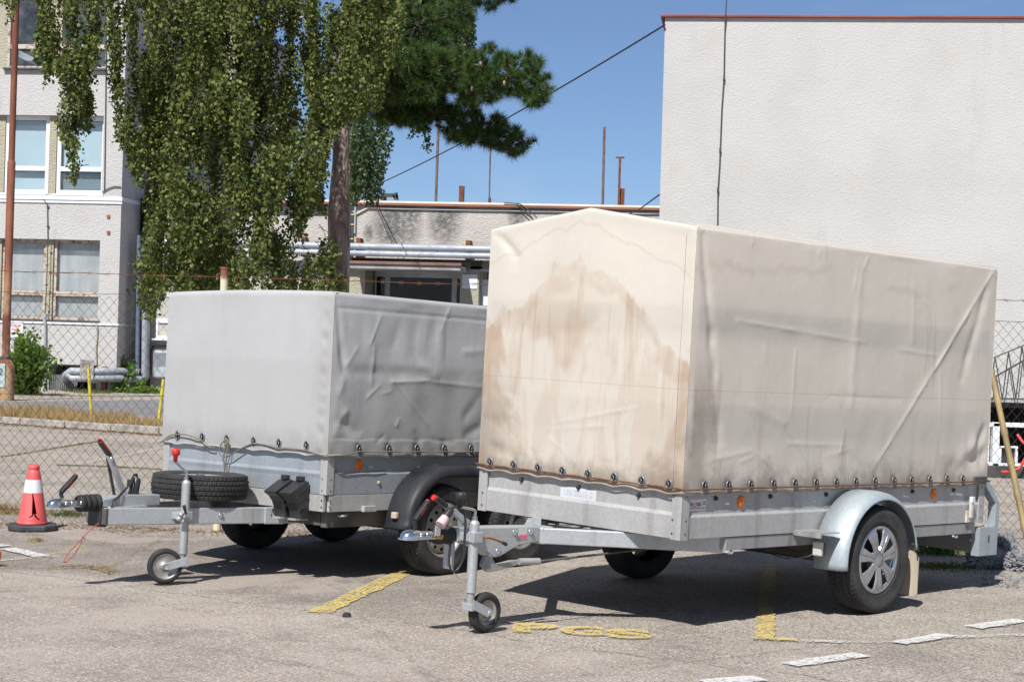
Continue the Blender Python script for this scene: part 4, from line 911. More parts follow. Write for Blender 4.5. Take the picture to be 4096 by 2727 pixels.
def chips(name, fn_, n, s, mat, label, cat='litter', z=.002):
    V = []
    for i in range(n):
        p = fn_()
        if p is None: continue
        a = random.uniform(0, 6.28); q = random.uniform(*s); t1 = random.uniform(0, s[0]*1.2)
        for k in range(3): an = a+k*2.1+random.uniform(-.5, .5); V.append((p[0]+q*cos(an), p[1]+q*sin(an), z+(t1 if k == 0 else random.uniform(0, .003))))
    F = np.arange(len(V)).reshape(-1, 3); o = tris_mesh(name, V, F, mat); return tag(o, label, cat, kind='stuff')
def fence_litter():
    x = random.uniform(-6, 5.5); y = FY+random.gauss(-.05, .16)*(1+.5*noise.noise(Vector((x, 0, 0))))
    return (x, y) if noise.noise(Vector((x*1.1, y*3, 2))) > -.25 else None
chips('leaf_litter', fence_litter, 9000, (.006, .02), LITTER, 'brown leaf litter and debris along the foot of the fence')
def kerb_litter():
    p = k0+kd*random.uniform(-3, 11)-kn*abs(random.gauss(0, .18)); return (p.x, p.y)
chips('leaf_litter', kerb_litter, 5000, (.012, .035), LITTER, 'reddish dry leaves lying in the gutter of the kerb')
STONE = mat_leaf('loose_grit', [(.35, .32, .28), (.5, .47, .43), (.10, .09, .08), (.6, .57, .52), (.06, .05, .045)], .0, .9)
def grit(): return (random.uniform(-4, 4.5), 13.2-abs(random.gauss(0, 1.6)))
chips('loose_grit', grit, 2600, (.003, .008), STONE, 'small pale stones scattered over the asphalt', 'grit', .001)
def grit2():
    y_ = 7.2+6*random.random()**1.5; return (random.uniform(-.32, .33)*y_, y_)
chips('loose_grit', grit2, 26000, (.0022, .0062), STONE, 'dark and pale grit worn loose from the asphalt of the foreground', 'grit', -.002)
def tuft(cx, cy, r, hmax, n, mat, label, w=.003):
    def f():
        a = random.uniform(0, 6.28); q = abs(random.gauss(0, r)); return (cx+q*cos(a), cy+q*sin(a)*.8, 0)
    return blades('weed_tuft', f, n, (.01, hmax), mat, w, label)
p = G('z5', 290, 1105); tuft(p.x, p.y, .04, .035, 260, STRAW, 'tuft of straw on the asphalt in front of the traffic cone')
p = G('z5', 30, 880); tuft(p.x, p.y, .14, .09, 900, STRAW, 'dry grass clump at the fence left of the traffic cone')
p = G('z5', 540, 900); tuft(p.x, p.y, .16, .05, 700, GREEN, 'mossy clump at the fence right of the traffic cone')
p = G('z6', 560, 985); tuft(p.x, p.y+.3, .22, .08, 700, STRAW, 'dry grass seen under the grey trailer')
p = G('z8', 1700, 830); tuft(p.x, p.y, .22, .03, 1500, GREEN, 'low green weeds behind the wheel of the beige covered trailer')
p = G('z8', 1690, 740); tuft(p.x, p.y, .12, .22, 500, mat_leaf('weed_leaf', [(.07, .14, .03), (.10, .2, .04), (.05, .1, .02)], .3, .6), 'taller green weed plant between the wheel and the rubble lumps', .006)
p = G('z8', 470, 780)
# weeds in cracks beyond the fence
def crackw(pts, w):
    P = [G('z5', *q) for q in pts]
    def f():
        i = random.randrange(len(P)-1); p = P[i].lerp(P[i+1], random.random()); return (p.x+random.gauss(0, w), p.y+random.gauss(0, w*2), 0)
    return f
blades('crack_weeds', crackw([(0, 448), (250, 412), (500, 368), (640, 345), (790, 325)], .012), 1000, (.006, .03), GREEN, .003, 'green weeds lining the long crack beyond the fence')
blades('crack_weeds', crackw([(450, 512), (640, 516), (860, 524), (1000, 530), (1300, 548)], .012), 600, (.008, .025), GREEN, .004, 'thin weeds in the shorter crack beyond the fence behind the brake lever')
# dry stalk on the asphalt
sk = MB(); base = [G('z5', *q) for q in ((275, 1308), (400, 1318), (520, 1305), (640, 1308), (760, 1325), (860, 1360))]
sk.tube([p+Vector((0, 0, .006)) for p in base], .0025, 5)
for k in range(130):
    t = random.random()**.5*4.99; i = int(t); p = base[i].lerp(base[i+1], t-i); a = random.gauss(0, .6)+(-.5 if random.random() < .5 else .2); l = random.uniform(.02, .09)
    sk.tube([p+Vector((0, 0, .006)), p+Vector((l*cos(a), l*sin(a), random.uniform(.004, .02)))], .0012, 3, False)
tag(sk.build('dry_plant_stalk', STRAW, recalc=False), 'withered brown plant stalk lying on the asphalt left of the jockey wheel', 'dry plant')

# rubble lumps
def lump(label, z, a, b, rx_, ry_, rz_, seed):
    p = ground_at(z, a, b); import bmesh
    bm = bmesh.new(); bmesh.ops.create_icosphere(bm, subdivisions=5, radius=1)
    for v in bm.verts:
        d = v.co.normalized(); n_ = .18*noise.noise(d*1.6+Vector((seed, 0, 0))); c = noise.cell(d*9+Vector((seed, 3, 0))) if False else 0
        f = noise.voronoi(d*4.2+Vector((seed, 0, 7)))[0][0]; f2 = noise.voronoi(d*9+Vector((seed, 0, 7)))[0][0]
        r_ = 1+n_-.42*f-.16*f2; v.co = Vector((d.x*rx_*r_, d.y*ry_*r_, d.z*rz_*r_+rz_*.5))
    me = bpy.data.meshes.new('rubble_lump'); bm.to_mesh(me); bm.free(); me.materials.append(simple('rough_concrete_rubble', (.27, .275, .285), (.13, .13, .135), 14, .95, 0, .7, 90, .01))
    o = bpy.data.objects.new('rubble_lump', me); COL.objects.link(o); o.location = (p.x, p.y, 0); return tag(o, label, 'rubble', 'concrete rubble lumps by the fence')
lump('dark shaded rubble lump under the rear corner of the beige covered trailer', 'z8', 1990, 835, .19, .13, .12, 1)
lump('tall pale rubble lump just right of the steel rear bracket', 'z8', 2110, 800, .13, .12, .18, 5)
lump('pale rubble lump at the right edge of the picture', 'z8', 2215, 850, .16, .13, .11, 9)
pb = MB()
for k in range(60):
    p = G('z8', random.uniform(1950, 2260), random.uniform(850, 960)); r_ = random.uniform(.004, .016)
    pb.lathe([(0, r_), (r_*.8, r_*.6), (r_*1.1, 0), (0, -.005)], p, n=6, smooth=False)
tag(pb.build('loose_pebbles', bpy.data.materials['rough_concrete_rubble']), 'small pebbles scattered in front of the rubble lumps', 'pebbles', kind='stuff')
p = G('D', 797, 1416); tag(MB().lathe([(0, .022), (.02, .016), (.026, 0), (0, -.002)], p, n=7, smooth=False).build('pebble', BPLAST), 'small black lump on the asphalt below the yellow line', 'pebble')

# ------------------------------------------------------------------ traffic cone
CONEM = simple('faded_red_cone', (.72, .12, .115), (.60, .085, .08), 5, .5, 0, .1, 30); 
cp_ = Vector((-3.525, 12.93, 0)); tc = thing('traffic_cone', 'torn red and white traffic cone on a black base by the fence', 'traffic cone', cp_, .25)
bs = MB(); oc = [(.172*a, .172*b) for a, b in ((-1, -.55), (-.55, -1), (.55, -1), (1, -.55), (1, .55), (.55, 1), (-.55, 1), (-1, .55))]
bs.prism([(x, y) for x, y in oc], 'z', 0, .042); bs.build('base', simple('black_cone_base', (.035, .035, .04), (.06, .06, .06), 6, .7, 0, .2, 50), tc, .01)
NA = 96; rows = [(.107, .042), (.112, .052), (.105, .06)]+[(.105-.055*k/30, .06+.335*k/30) for k in range(1, 31)]
rows += [(.045, .425), (.040, .438), (.036, .442), (.040, .448), (.039, .468), (.034, .476), (.02, .48)]
crack_path = [(-.18, .34), (-.10, .30), (.0, .285), (.10, .25), (.14, .22), (.20, .18), (.22, .15), (.24, .12)]
crA = [(a*1.0, z) for a, z in crack_path]; a_view = -pi/2-.25+.16
def crk(an, z):
    d = (an-a_view+pi) % (2*pi)-pi
    best = 9
    for path, wd in ((crA, None), ([(.24, .125), (.35, .10), (.62, .075)], .02), ([(.22, .13), (.05, .105), (-.12, .095)], .018)):
        for i in range(len(path)-1):
            (a1, z1), (a2, z2) = path[i], path[i+1]
            if min(z1, z2) <= z <= max(z1, z2)+.004:
                t = (z-z1)/(z2-z1) if z1 != z2 else 0; ac = a1+(a2-a1)*t
                wv = .02+.16*max(0, min(1, (.30-z)/.18)) if wd is None else .06
                return_d = abs(d-ac)/wv; best = min(best, return_d)
    return best < 1
prof = []
for (r1, z1), (r2, z2) in zip(rows[:-1], rows[1:]):
    prof.append((r1, z1))
    if z1 < .39 and z1 > .055: prof.append(((r1+r2)/2, (z1+z2)/2))
prof.append(rows[-1]); body = MB(); band = MB()
def ring(mb, prof, skip, n=NA*2):
    vs = [(r_*cos(2*pi*k/n), r_*sin(2*pi*k/n), z) for r_, z in prof for k in range(n)]; fs = []
    for i in range(len(prof)-1):
        for k in range(n):
            an = 2*pi*(k+.5)/n; z = (prof[i][1]+prof[i+1][1])/2
            if skip and crk(an, z): continue
            fs.append((i*n+k, i*n+(k+1) % n, (i+1)*n+(k+1) % n, (i+1)*n+k))
    mb.add(vs, fs, True); return mb
ring(body, prof, True).build('body', CONEM, tc, recalc=False, thick=.004)
def rad(z): return .105-.055*(z-.06)/.335
ring(band, [(rad(.275)+.003, .275), (rad(.36)+.003, .372)], False).build('reflective_band', simple('white_band', (.72, .73, .74), (.6, .61, .62), 8, .4), tc, recalc=False)
# fallen cone tip at the frame edge
fc = thing('traffic_cone', 'orange fallen cone of which only the tip shows at the left edge', 'traffic cone', G('z5', -260, 1296))
fc.rotation_euler = (0, 0, .12)
ORC = simple('orange_cone_plastic', (.9, .20, .02), (.8, .16, .02), 5, .45)
def lay(r_, h_): return r_, h_
body2 = MB(); M2 = Matrix.Translation((-.16, 0, .105)) @ Matrix.Rotation(radians(97), 4, 'Y'); body2.lathe([(.105, 0), (.045, .34), (.03, .365), (0, .37)], n=32, M=M2); body2.build('body', ORC, fc)
b2 = MB(); b2.box((-.15, -.15, -.03), (.15, .15, 0), M=Matrix.Translation((-.16, 0, .15)) @ Matrix.Rotation(radians(97), 4, 'Y')); b2.build('base', RUBBER, fc)

# ------------------------------------------------------------------ trailer pieces
def tyre_mesh(R, w, rr):
    """tread blocks are real grooves; axis y, outward +y"""
    n = 256; hw = w/2; prof = []
    prof += [(rr, -hw*.72), (rr+.012, -hw*.80), (rr+(R-rr)*.45, -hw*1.0), (R-.028, -hw*.97), (R-.008, -hw*.84)]
    cols = []
    tread = np.linspace(-hw*.80, hw*.80, 23)
    for i, y in enumerate(tread): prof.append((R-.004*(y/hw)**2*4, y)); cols.append(len(prof)-1)
    prof += [(R-.008, hw*.84), (R-.028, hw*.97), (R-.040, hw*1.0), (R-.046, hw*1.012), (rr+(R-rr)*.52, hw*1.0), (rr+(R-rr)*.48, hw*1.0), (rr+.022, hw*.88), (rr+.016, hw*.90), (rr+.008, hw*.84), (rr, hw*.72)]
    vs = []
    for i, (r_, y) in enumerate(prof):
        for k in range(n):
            a = 2*pi*k/n; q = r_
            if i in cols:
                j = i-cols[0]
                if j in (3, 8, 14, 19): q -= .008
                elif (k+2*((j+1)//5)) % 4 == 0 and j not in (11,): q -= .0045
            elif abs(r_-(R-.028)) < 1e-6 or abs(r_-(R-.008)) < 1e-6:
                if k % 4 == 0: q -= .004
            vs.append((q*cos(a), y, q*sin(a)))
    fs = [(i*n+k, (i+1)*n+k, (i+1)*n+(k+1) % n, i*n+(k+1) % n) for i in range(len(prof)-1) for k in range(n)]
    return vs, fs
def make_wheel(parent, off, R, w, rr, style):
    hub = MB().lathe([(0, w*.28), (.045, w*.28), (.05, w*.2), (.11, w*.15), (.12, -w*.3), (0, -w*.3)], ax='y', n=24); wheel = hub.build('wheel', RIMDK, parent, loc=off)
    mb = MB(); vs, fs = tyre_mesh(R, w, rr); mb.add(vs, fs, False)
    ty = mb.build('tyre', RUBBER, wheel)
    for p in ty.data.polygons:
        c = p.center; r_ = hypot(c.x, c.z)
        p.use_smooth = abs(c.y) > w*.40
    ty.data.materials.append(SIDEWALL)
    for p in ty.data.polygons:
        if p.center.y > w*.455: p.material_index = 1
    hw = w/2
    if style == 'cap':
        MB().lathe([(rr+.004, hw*.80), (rr+.002, hw*.7), (rr-.01, hw*.66), (rr-.015, -hw*.5), (rr-.03, -hw*.6)], ax='y', n=48).build('rim', RIMST, wheel)
        y0 = hw*.70; mb = MB(); mb.lathe([(rr+.002, y0), (rr-.004, y0+.012), (rr-.02, y0+.010), (rr-.026, y0-.004)], ax='y', n=56)
        mb.lathe([(0, y0+.020), (.030, y0+.019), (.036, y0+.012), (.050, y0+.006), (.058, y0-.01)], ax='y', n=32)
        cap = mb.build('hubcap', HUBC, wheel)
        for k in range(7):
            a = 2*pi*k/7+.2; ca, sa = cos(a), sin(a)
            vs = []
            for r_, wd, yy in ((.040, .026, y0+.010), (.07, .022, y0+.012), (.11, .027, y0+.016), (.15, .038, y0+.014), (rr-.012, .046, y0+.006)):
                for s, dy in ((-1, -.008), (-.86, 0), (-.12, 0), (0, -.004), (.12, 0), (.86, 0), (1, -.008)):
                    t_ = s*wd; vs.append((r_*ca-t_*sa, yy+dy, r_*sa+t_*ca))
            nn_ = 7; fs = [(i*nn_+j, i*nn_+j+1, (i+1)*nn_+j+1, (i+1)*nn_+j) for i in range(4) for j in range(6)]
            MB().add(vs, fs, False).build('hubcap', HUBC, wheel, thick=.004) if False else None
            cap_m = MB().add(vs, fs, False); o = cap_m.build('spoke', HUBC, wheel, thick=.005)
        MB().lathe([(rr-.02, 0), (.05, .0)], ax='y', n=32).build('wheel_disc', RIMDK, wheel)
    else:
        MB().lathe([(rr+.010, hw*.86), (rr+.013, hw*.80), (rr-.002, hw*.76), (rr-.010, hw*.55), (rr-.014, hw*.35)], ax='y', n=56).build('rim', RIMST, wheel)
        # disc with a ring of round holes
        mb = MB(); n = 12*8; r1, r0, rc, rh = rr-.014, .085, rr-.045, .0135
        y1 = hw*.35; cen = []
        radii = [(r1, y1), (r1-.012, y1+.012), (rc+rh, y1+.016)]
        mb.lathe(radii, ax='y', n=n); mb.lathe([(rc-rh, y1+.022), (.085, y1+.030), (.075, y1+.018), (.055, y1+.010), (0, y1+.010)], ax='y', n=n)
        for k in range(12):
            a0_ = 2*pi*k/12; vs = []; fs = []
            segs = 16
            # outer sector ring points / hole points
            for j in range(segs):
                t_ = 2*pi*j/segs; vs.append((rc*1+rh*.92*cos(t_), rh*.92*sin(t_)))
            half = pi/12
            for j in range(segs):
                t_ = 2*pi*j/segs; cx_, cy_ = cos(t_), sin(t_); m_ = max(abs(cx_), abs(cy_)); sx_, sy_ = cx_/m_, cy_/m_
                rr_q = rc+sx_*rh; ang_ = sy_*half; vs.append((rr_q*cos(ang_), rr_q*sin(ang_)))
            V3 = []
            for (u, v_) in vs:
                r_q = hypot(u, v_); an = atan2(v_, u)+a0_; V3.append((r_q*cos(an), y1+.022-.006*(r_q-(rc-rh))/(2*rh), r_q*sin(an)))
            for j in range(segs): fs.append((j, (j+1) % segs, segs+(j+1) % segs, segs+j))
            mb.add(V3, fs, False)
        mb.build('wheel_disc', RIMST, wheel)
        mb = MB()
        for k in range(5):
            a = 2*pi*k/5; mb.tube([(.05*cos(a), y1+.01, .05*sin(a)), (.05*cos(a), y1+.026, .05*sin(a))], .008, 6)
        mb.tube([(0, y1, 0), (0, y1+.045, 0)], .028, 16); mb.build('wheel_bolts', CHROME, wheel)
    return wheel
def profile_panel(mb, axis, a, b, base, sign, ztop, chamf=(.112, .126), d=.012, inner=.02):
    """pressed sheet side: lower part proud, sloping step, recessed upper part with a rolled top"""
    out = [(base, 0), (base, chamf[0]), (base-sign*d, chamf[1]), (base-sign*d, ztop), (base-sign*inner, ztop), (base-sign*inner, 0)]
    if axis == 'x': mb.prism([(p, z) for p, z in out], 'x', a, b)       # runs along x, profile in (y,z)
    else: mb.prism([(p, z) for p, z in out], 'y', a, b)                 # runs along y, profile in (x,z)
    return mb
def mat_tarp(name, base, front_stain=False, trans=.16, zoff=0.):
    t = NT(name); v = t.co(); x, y, z = t.sep(v)
    n1 = t.noise(1.3, 6, .6, v); nv = t.noise(5, 5, .6, t.co(scale=(1.5, 1.5, .18))); fine = t.noise(220, 2, .5, t.co(scale=(1, 1, .15)))
    col = t.mix(t.ramp(n1, .35, .7, 0, .5), base, tuple(q*.84 for q in base))
    g_ = t.geo(); nx_ = t.sep(t.tc.outputs['Normal'])[0]; front = t.ramp(nx_, .6, .8)
    if front_stain:
        dn = t.m('SUBTRACT', t.noise(2.1, 6, .62, t.co(scale=(1, 1.3, .55)), .3), .5)
        dn2 = t.m('SUBTRACT', t.noise(7, 5, .6, t.co(scale=(1, 1.6, .22))), .5)
        ay = t.m('ABSOLUTE', t.m('ADD', y, .06)); low = t.m('SUBTRACT', t.noise(2.6, 2, .4, t.co(scale=(1, 1, .7))), .5)
        V = t.m('ADD', t.m('ADD', z, t.m('MULTIPLY', ay, .80)), t.m('ADD', t.m('MULTIPLY', dn, .42), t.m('ADD', t.m('MULTIPLY', low, .55), t.m('MULTIPLY', dn2, .10))))
        tan_ = t.ramp(V, 2.09, 2.04)
        wdt = t.m('ADD', .02, t.m('MULTIPLY', t.ramp(t.noise(2.6, 3, .5, v), .35, .65), .16))
        rim = t.m('MULTIPLY', t.m('SUBTRACT', 1, t.ramp(t.m('SUBTRACT', t.m('ABSOLUTE', t.m('SUBTRACT', V, 2.0)), wdt), -.06, .06)), tan_)
        rimn = t.m('MULTIPLY', rim, t.ramp(t.noise(4, 4, .6, v), .35, .55, .1, 1))
        # drips running down from the tide line and broad washed-out patches
        dr = t.noise(13, 4, .5, t.co(scale=(1, 1, .10)), .6); drip = t.m('MULTIPLY', t.ramp(dr, .52, .64), t.m('MULTIPLY', t.ramp(V, 1.35, 1.75), tan_))
        dr2 = t.noise(6.5, 5, .6, t.co(scale=(1, 1, .22)), .8); blot = t.m('MULTIPLY', t.ramp(dr2, .48, .57), t.m('MULTIPLY', tan_, t.ramp(t.m('ADD', z, low), 1.95, 1.70)))
        blot2 = t.m('MULTIPLY', t.ramp(t.noise(1.7, 3, .5, t.co(scale=(1, 1, .8)), .5), .50, .56), t.ramp(z, 1.8, 1.5))
        amt = t.m('ADD', t.m('MULTIPLY', rimn, .33), t.m('ADD', t.m('MULTIPLY', drip, .34), t.m('ADD', t.m('MULTIPLY', blot, .20), t.m('ADD', t.m('MULTIPLY', blot2, .42), t.m('MULTIPLY', tan_, .10)))), clamp=True)
        amt = t.m('MINIMUM', amt, .85)
        col = t.mix(t.m('MULTIPLY', amt, front), col, (.60, .44, .31))
        # tide lines near the top
        for lev in (2.15,): 
            ln = t.ramp(t.m('ABSOLUTE', t.m('SUBTRACT', t.m('ADD', t.m('ADD', z, t.m('MULTIPLY', ay, .38)), t.m('MULTIPLY', dn, .22)), lev)), .002, .014, .16, 0)
            col = t.mix(t.m('MULTIPLY', ln, front), col, (.45, .33, .24))
        # side: drip tide marks below the eave
        sv = t.m('ADD', z, t.m('MULTIPLY', t.m('SUBTRACT', t.noise(3.2, 3, .5, t.co(scale=(1, 1, .3))), .5), .35))
        ln = t.ramp(t.m('ABSOLUTE', t.m('SUBTRACT', sv, 1.92)), .002, .04, .17, 0); col = t.mix(t.m('MULTIPLY', t.m('MULTIPLY', ln, t.ramp(t.noise(2.2, 3, .5, v), .48, .58)), t.m('SUBTRACT', 1, front)), col, (.44, .34, .25))
        col = t.mix(t.m('MULTIPLY', t.ramp(nv, .55, .75, 0, .45), t.m('SUBTRACT', 1, front)), col, (.40, .33, .27))
        seam = t.ramp(t.m('ABSOLUTE', t.m('SUBTRACT', z, 1.265)), .0015, .004, .22, 0); col = t.mix(seam, col, (.34, .27, .2))
        # grime: towards the hem, and up the two front corners
        gz = t.m('ADD', z, t.m('MULTIPLY', t.m('SUBTRACT', t.noise(4, 6, .7, v), .5), .55))
        hem = t.ramp(gz, .93, .72, 0, .55)
        cor = t.m('MULTIPLY', t.ramp(t.m('ADD', t.m('ABSOLUTE', t.m('ADD', x, .10)), t.m('MULTIPLY', t.m('SUBTRACT', t.noise(5, 5, .7, v), .5), .35)), .18, .0), t.m('MULTIPLY', t.ramp(y, .6, .74), t.ramp(z, 1.55, 1.15)))
        cor2 = t.m('MULTIPLY', t.ramp(t.m('ADD', y, t.m('MULTIPLY', t.m('SUBTRACT', t.noise(5, 5, .7, v), .5), .5)), -.42, -.72), t.ramp(z, 1.45, .9))
        dirt = t.m('MAXIMUM', hem, t.m('MAXIMUM', t.m('MULTIPLY', cor, .5), t.m('MULTIPLY', cor2, .5)))
        col = t.mix(dirt, col, (.22, .165, .12))
    else:
        col = t.mix(t.ramp(nv, .5, .8, 0, .22), col, tuple(q*.7 for q in base))
        gz = t.m('ADD', z, t.m('MULTIPLY', t.m('SUBTRACT', t.noise(5, 6, .7, v), .5), .3)); col = t.mix(t.ramp(gz, .95, .80, 0, .3), col, (.30, .26, .21))
        cy = t.ramp(t.m('ADD', y, t.m('MULTIPLY', t.m('SUBTRACT', t.noise(4, 5, .7, v), .5), .5)), .55, .80, 0, .25); col = t.mix(t.m('MULTIPLY', cy, front), col, (.34, .27, .22))
    col = t.mix(t.ramp(fine, .3, .7, 0, .07), col, tuple(q*.5 for q in base))
    nb = t.bump(fine, .05, .002, t.bump(t.noise(9, 5, .6, v), .22, .012))
    tl = t.n.new('ShaderNodeBsdfTranslucent'); t.link(col, tl.inputs[0])
    return t.done(t.mixs(trans, t.bsdf(col, .55, 0, nb, .3), tl.outputs[0]))
def seg_d(u, w, s):
    (u1, w1, u2, w2, amp, wd) = s; L2 = (u2-u1)**2+(w2-w1)**2; t = ((u-u1)*(u2-u1)+(w-w1)*(w2-w1))/L2; tc_ = min(1, max(0, t))
    d = hypot(u-(u1+tc_*(u2-u1)), w-(w1+tc_*(w2-w1))); e = 1-max(0, abs(t-.5)-.35)/.5 if abs(t-.5) > .35 else 1
    m_ = .75+.5*noise.noise(Vector((u*9, w*9, amp*300)))
    if wd < .017: return amp*.62*math.exp(-d/(wd*1.1))*max(0, e)*m_
    return amp*.52*math.exp(-(d/(wd*1.3))**2)*max(0, e)*m_
def sheet(mb, fn_, nu, nw):
    vs = [fn_(i/nu, j/nw) for j in range(nw+1) for i in range(nu+1)]
    mb.add(vs, [(j*(nu+1)+i, j*(nu+1)+i+1, (j+1)*(nu+1)+i+1, (j+1)*(nu+1)+i) for j in range(nw) for i in range(nu)], True)
EYEM = simple('dull_eyelet_zinc', (.26, .27, .28), (.16, .16, .165), 40, .45, .6)
def eyelets(parent, off, pts, mat, oval=1.0):
    """pts: (position, outward axis 'x'/'y')"""
    first = {}
    for (p, ax) in pts:
        if ax not in first:
            mb = MB(); mb.lathe([(.024, .0), (.023, .003), (.017, .004), (.015, .001), (.015, -.004)], ax=ax, n=20)
            o = mb.build('eyelet', EYEM, parent); o.scale = (1, 1, oval)
            c = MB(); c.lathe([(.0155, .0005), (0, .0005)], ax=ax, n=14); first[ax] = (o, c.build('eyelet_hole', BLACK, parent)); first[ax][1].scale = (1, 1, oval)
            hk = MB(); q = Vector((.012, 0, 0)) if ax == 'x' else Vector((0, .012, 0)); s_ = Vector((0, .006, 0)) if ax == 'x' else Vector((.006, 0, 0))
            hk.tube([s_*-1+q*.2+Vector((0, 0, .008)), s_*-1+q*.6+Vector((0, 0, .012)), s_+q*.8+Vector((0, 0, .008)), s_+q*.8+Vector((0, 0, -.008)), q*.7+Vector((0, 0, -.016))], .0025, 6); first[ax] += (hk.build('hook', EYEM, parent),)
            os_ = first[ax]
        else: os_ = tuple(copy_obj(q, parent) for q in first[ax])
        for o in os_: o.location = Vector(p)+Vector(off)

# ================================================================== TRAILER A (beige cover, right)
ZA = .4917
MA = TA.m @ Matrix.Translation((0, 0, -ZA)) 
ta = thing('box_trailer', 'single axle box trailer with tall stained beige tarpaulin in the foreground', 'trailer', matrix=MA)
OA = (0, 0, ZA)
def A(): return MB(OA)
Lb, hb, W2 = 3.0, .33, .75
for sgn, nm in ((1, 'near'), (-1, 'far')):
    p = A(); profile_panel(p, 'x', -Lb+.055, -.055, sgn*W2, sgn, hb); p.build('side_panel', GALV_PANEL, ta, .0015)
p = A(); profile_panel(p, 'y', -W2+.055, W2-.055, 0, 1, hb, (.118, .137)); p.build('front_panel', GALV_PANEL, ta, .0015)
p = A(); profile_panel(p, 'y', -W2+.055, W2-.055, -Lb, -1, hb); p.build('tailgate', GALV_PANEL, ta, .0015)
for sx in (0, 1):
    for sy in (1, -1):
        p = A(); x0 = 0 if sx == 0 else -Lb; xi = -.058 if sx == 0 else -Lb+.058
        p.box((min(x0, xi), min(sy*(W2-.004), sy*(W2+.006)), -.004), (max(x0, xi), max(sy*(W2-.004), sy*(W2+.006)), hb))
        e = .006 if sx == 0 else -.006
        p.box((min(x0-e*.6, x0+e), min(sy*(W2-.06), sy*(W2+.006)), -.004), (max(x0-e*.6, x0+e), max(sy*(W2-.06), sy*(W2+.006)), hb)); p.build('corner_post', GALV_PANEL, ta)
RV = MB(OA)
for (x_, y_) in ((.008, .7), (.008, -.72)):
    for z in (.03, .1, .22): RV.lathe([(0, .004), (.005, .003), (.006, 0)], (x_, y_, z), 'x', 8)
for x_ in (-.03, -2.97):
    for z in (.03, .1, .22): RV.lathe([(0, .004), (.005, .003), (.006, 0)], (x_, W2+.006, z), 'y', 8)
RV.build('rivets', STEELDK, ta)
A().box((-Lb+.01, -W2+.025, -.0), (-.01, W2-.025, .018)).build('floor_board', simple('plywood', (.16, .11, .07), (.1, .07, .05), 4, .8), ta)
CH = m_galv('chassis_zinc', (.33, .33, .33), .5, .4, (.12, .1, .09), .6)
for sy in (1, -1): A().box((-2.93, sy*.72-.025, -.072), (-.39, sy*.72+.025, -.004)).build('chassis_rail', CH, ta, .003)
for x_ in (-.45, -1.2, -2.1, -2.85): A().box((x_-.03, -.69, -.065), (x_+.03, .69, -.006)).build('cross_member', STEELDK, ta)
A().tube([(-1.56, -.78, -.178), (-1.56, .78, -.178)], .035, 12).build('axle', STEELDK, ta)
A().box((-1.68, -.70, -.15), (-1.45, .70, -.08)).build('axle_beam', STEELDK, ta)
A().box((-.92, -.15, -.17), (-.72, .1, -.07)).build('spare_holder', BPLAST, ta)
# drawbar
for sy in (1, -1):
    b = A(); b.bar((.31, sy*.045, -.047), (-.42, sy*.70, -.047), .045, .085); b.build('drawbar_leg', GALV, ta, .006)
b = A(); b.box((.235, -.075, -.092), (.315, .075, -.0)); b.build('drawbar_joint', GALV, ta, .006)
hp = [(.915, .014), (.30, .0), (.295, -.078), (.46, -.092), (.52, -.112), (.60, -.145), (.645, -.148), (.70, -.118), (.78, -.085), (.915, -.058)]
b = A(); b.prism(hp, 'y', -.052, .052); ovr = b.build('overrun_housing', GALV, ta, .006)
b = A()
for (x_, z) in ((.505, -.025), (.385, -.025), (.62, -.118)): A().lathe([(0, .014), (.010, .013), (.013, .004), (.018, .003), (.018, 0)], (x_, .053, z), 'y', 12).build('bolt', CHROME, ta)
b.lathe([(0, .014), (.010, .013), (.013, .004), (.018, .003), (.018, 0)], (.272, .077, -.03), 'y', 12); b.build('bolt', CHROME, ta)
b = A(); b.box((.415, .0525, -.062), (.475, .0545, -.005)); lbx = b.build('type_label', simple('label_grey', (.5, .5, .5), None, rough=.5), ta)
A().box((.416, .0546, -.060), (.474, .0552, -.038)).build('warning_strip', simple('magenta', (.65, .12, .22), None, rough=.5), lbx)
A().box((.300, -.02, -.0), (.308, .045, .046)).build('upright_bracket', GALV, ta, .004)
# brake compensator and rod
A().tube([(.54, .13, -.165), (.42, .16, -.165)], .018, 12).build('brake_rod_sleeve', CH, ta)
b = A(); b.tube([(.42, .16, -.165), (-1.3, .15, -.11)], .006, 8); b.build('brake_rod', RUSTLT if False else STEELDK, ta)
b = A(); b.prism([(.74, -.135), (.76, -.18), (.72, -.215), (.66, -.215), (.50, -.19), (.42, -.185), (.42, -.165), (.55, -.165), (.66, -.18), (.70, -.13)], 'y', .06, .085); b.build('brake_lever_arm', CH, ta, .003)
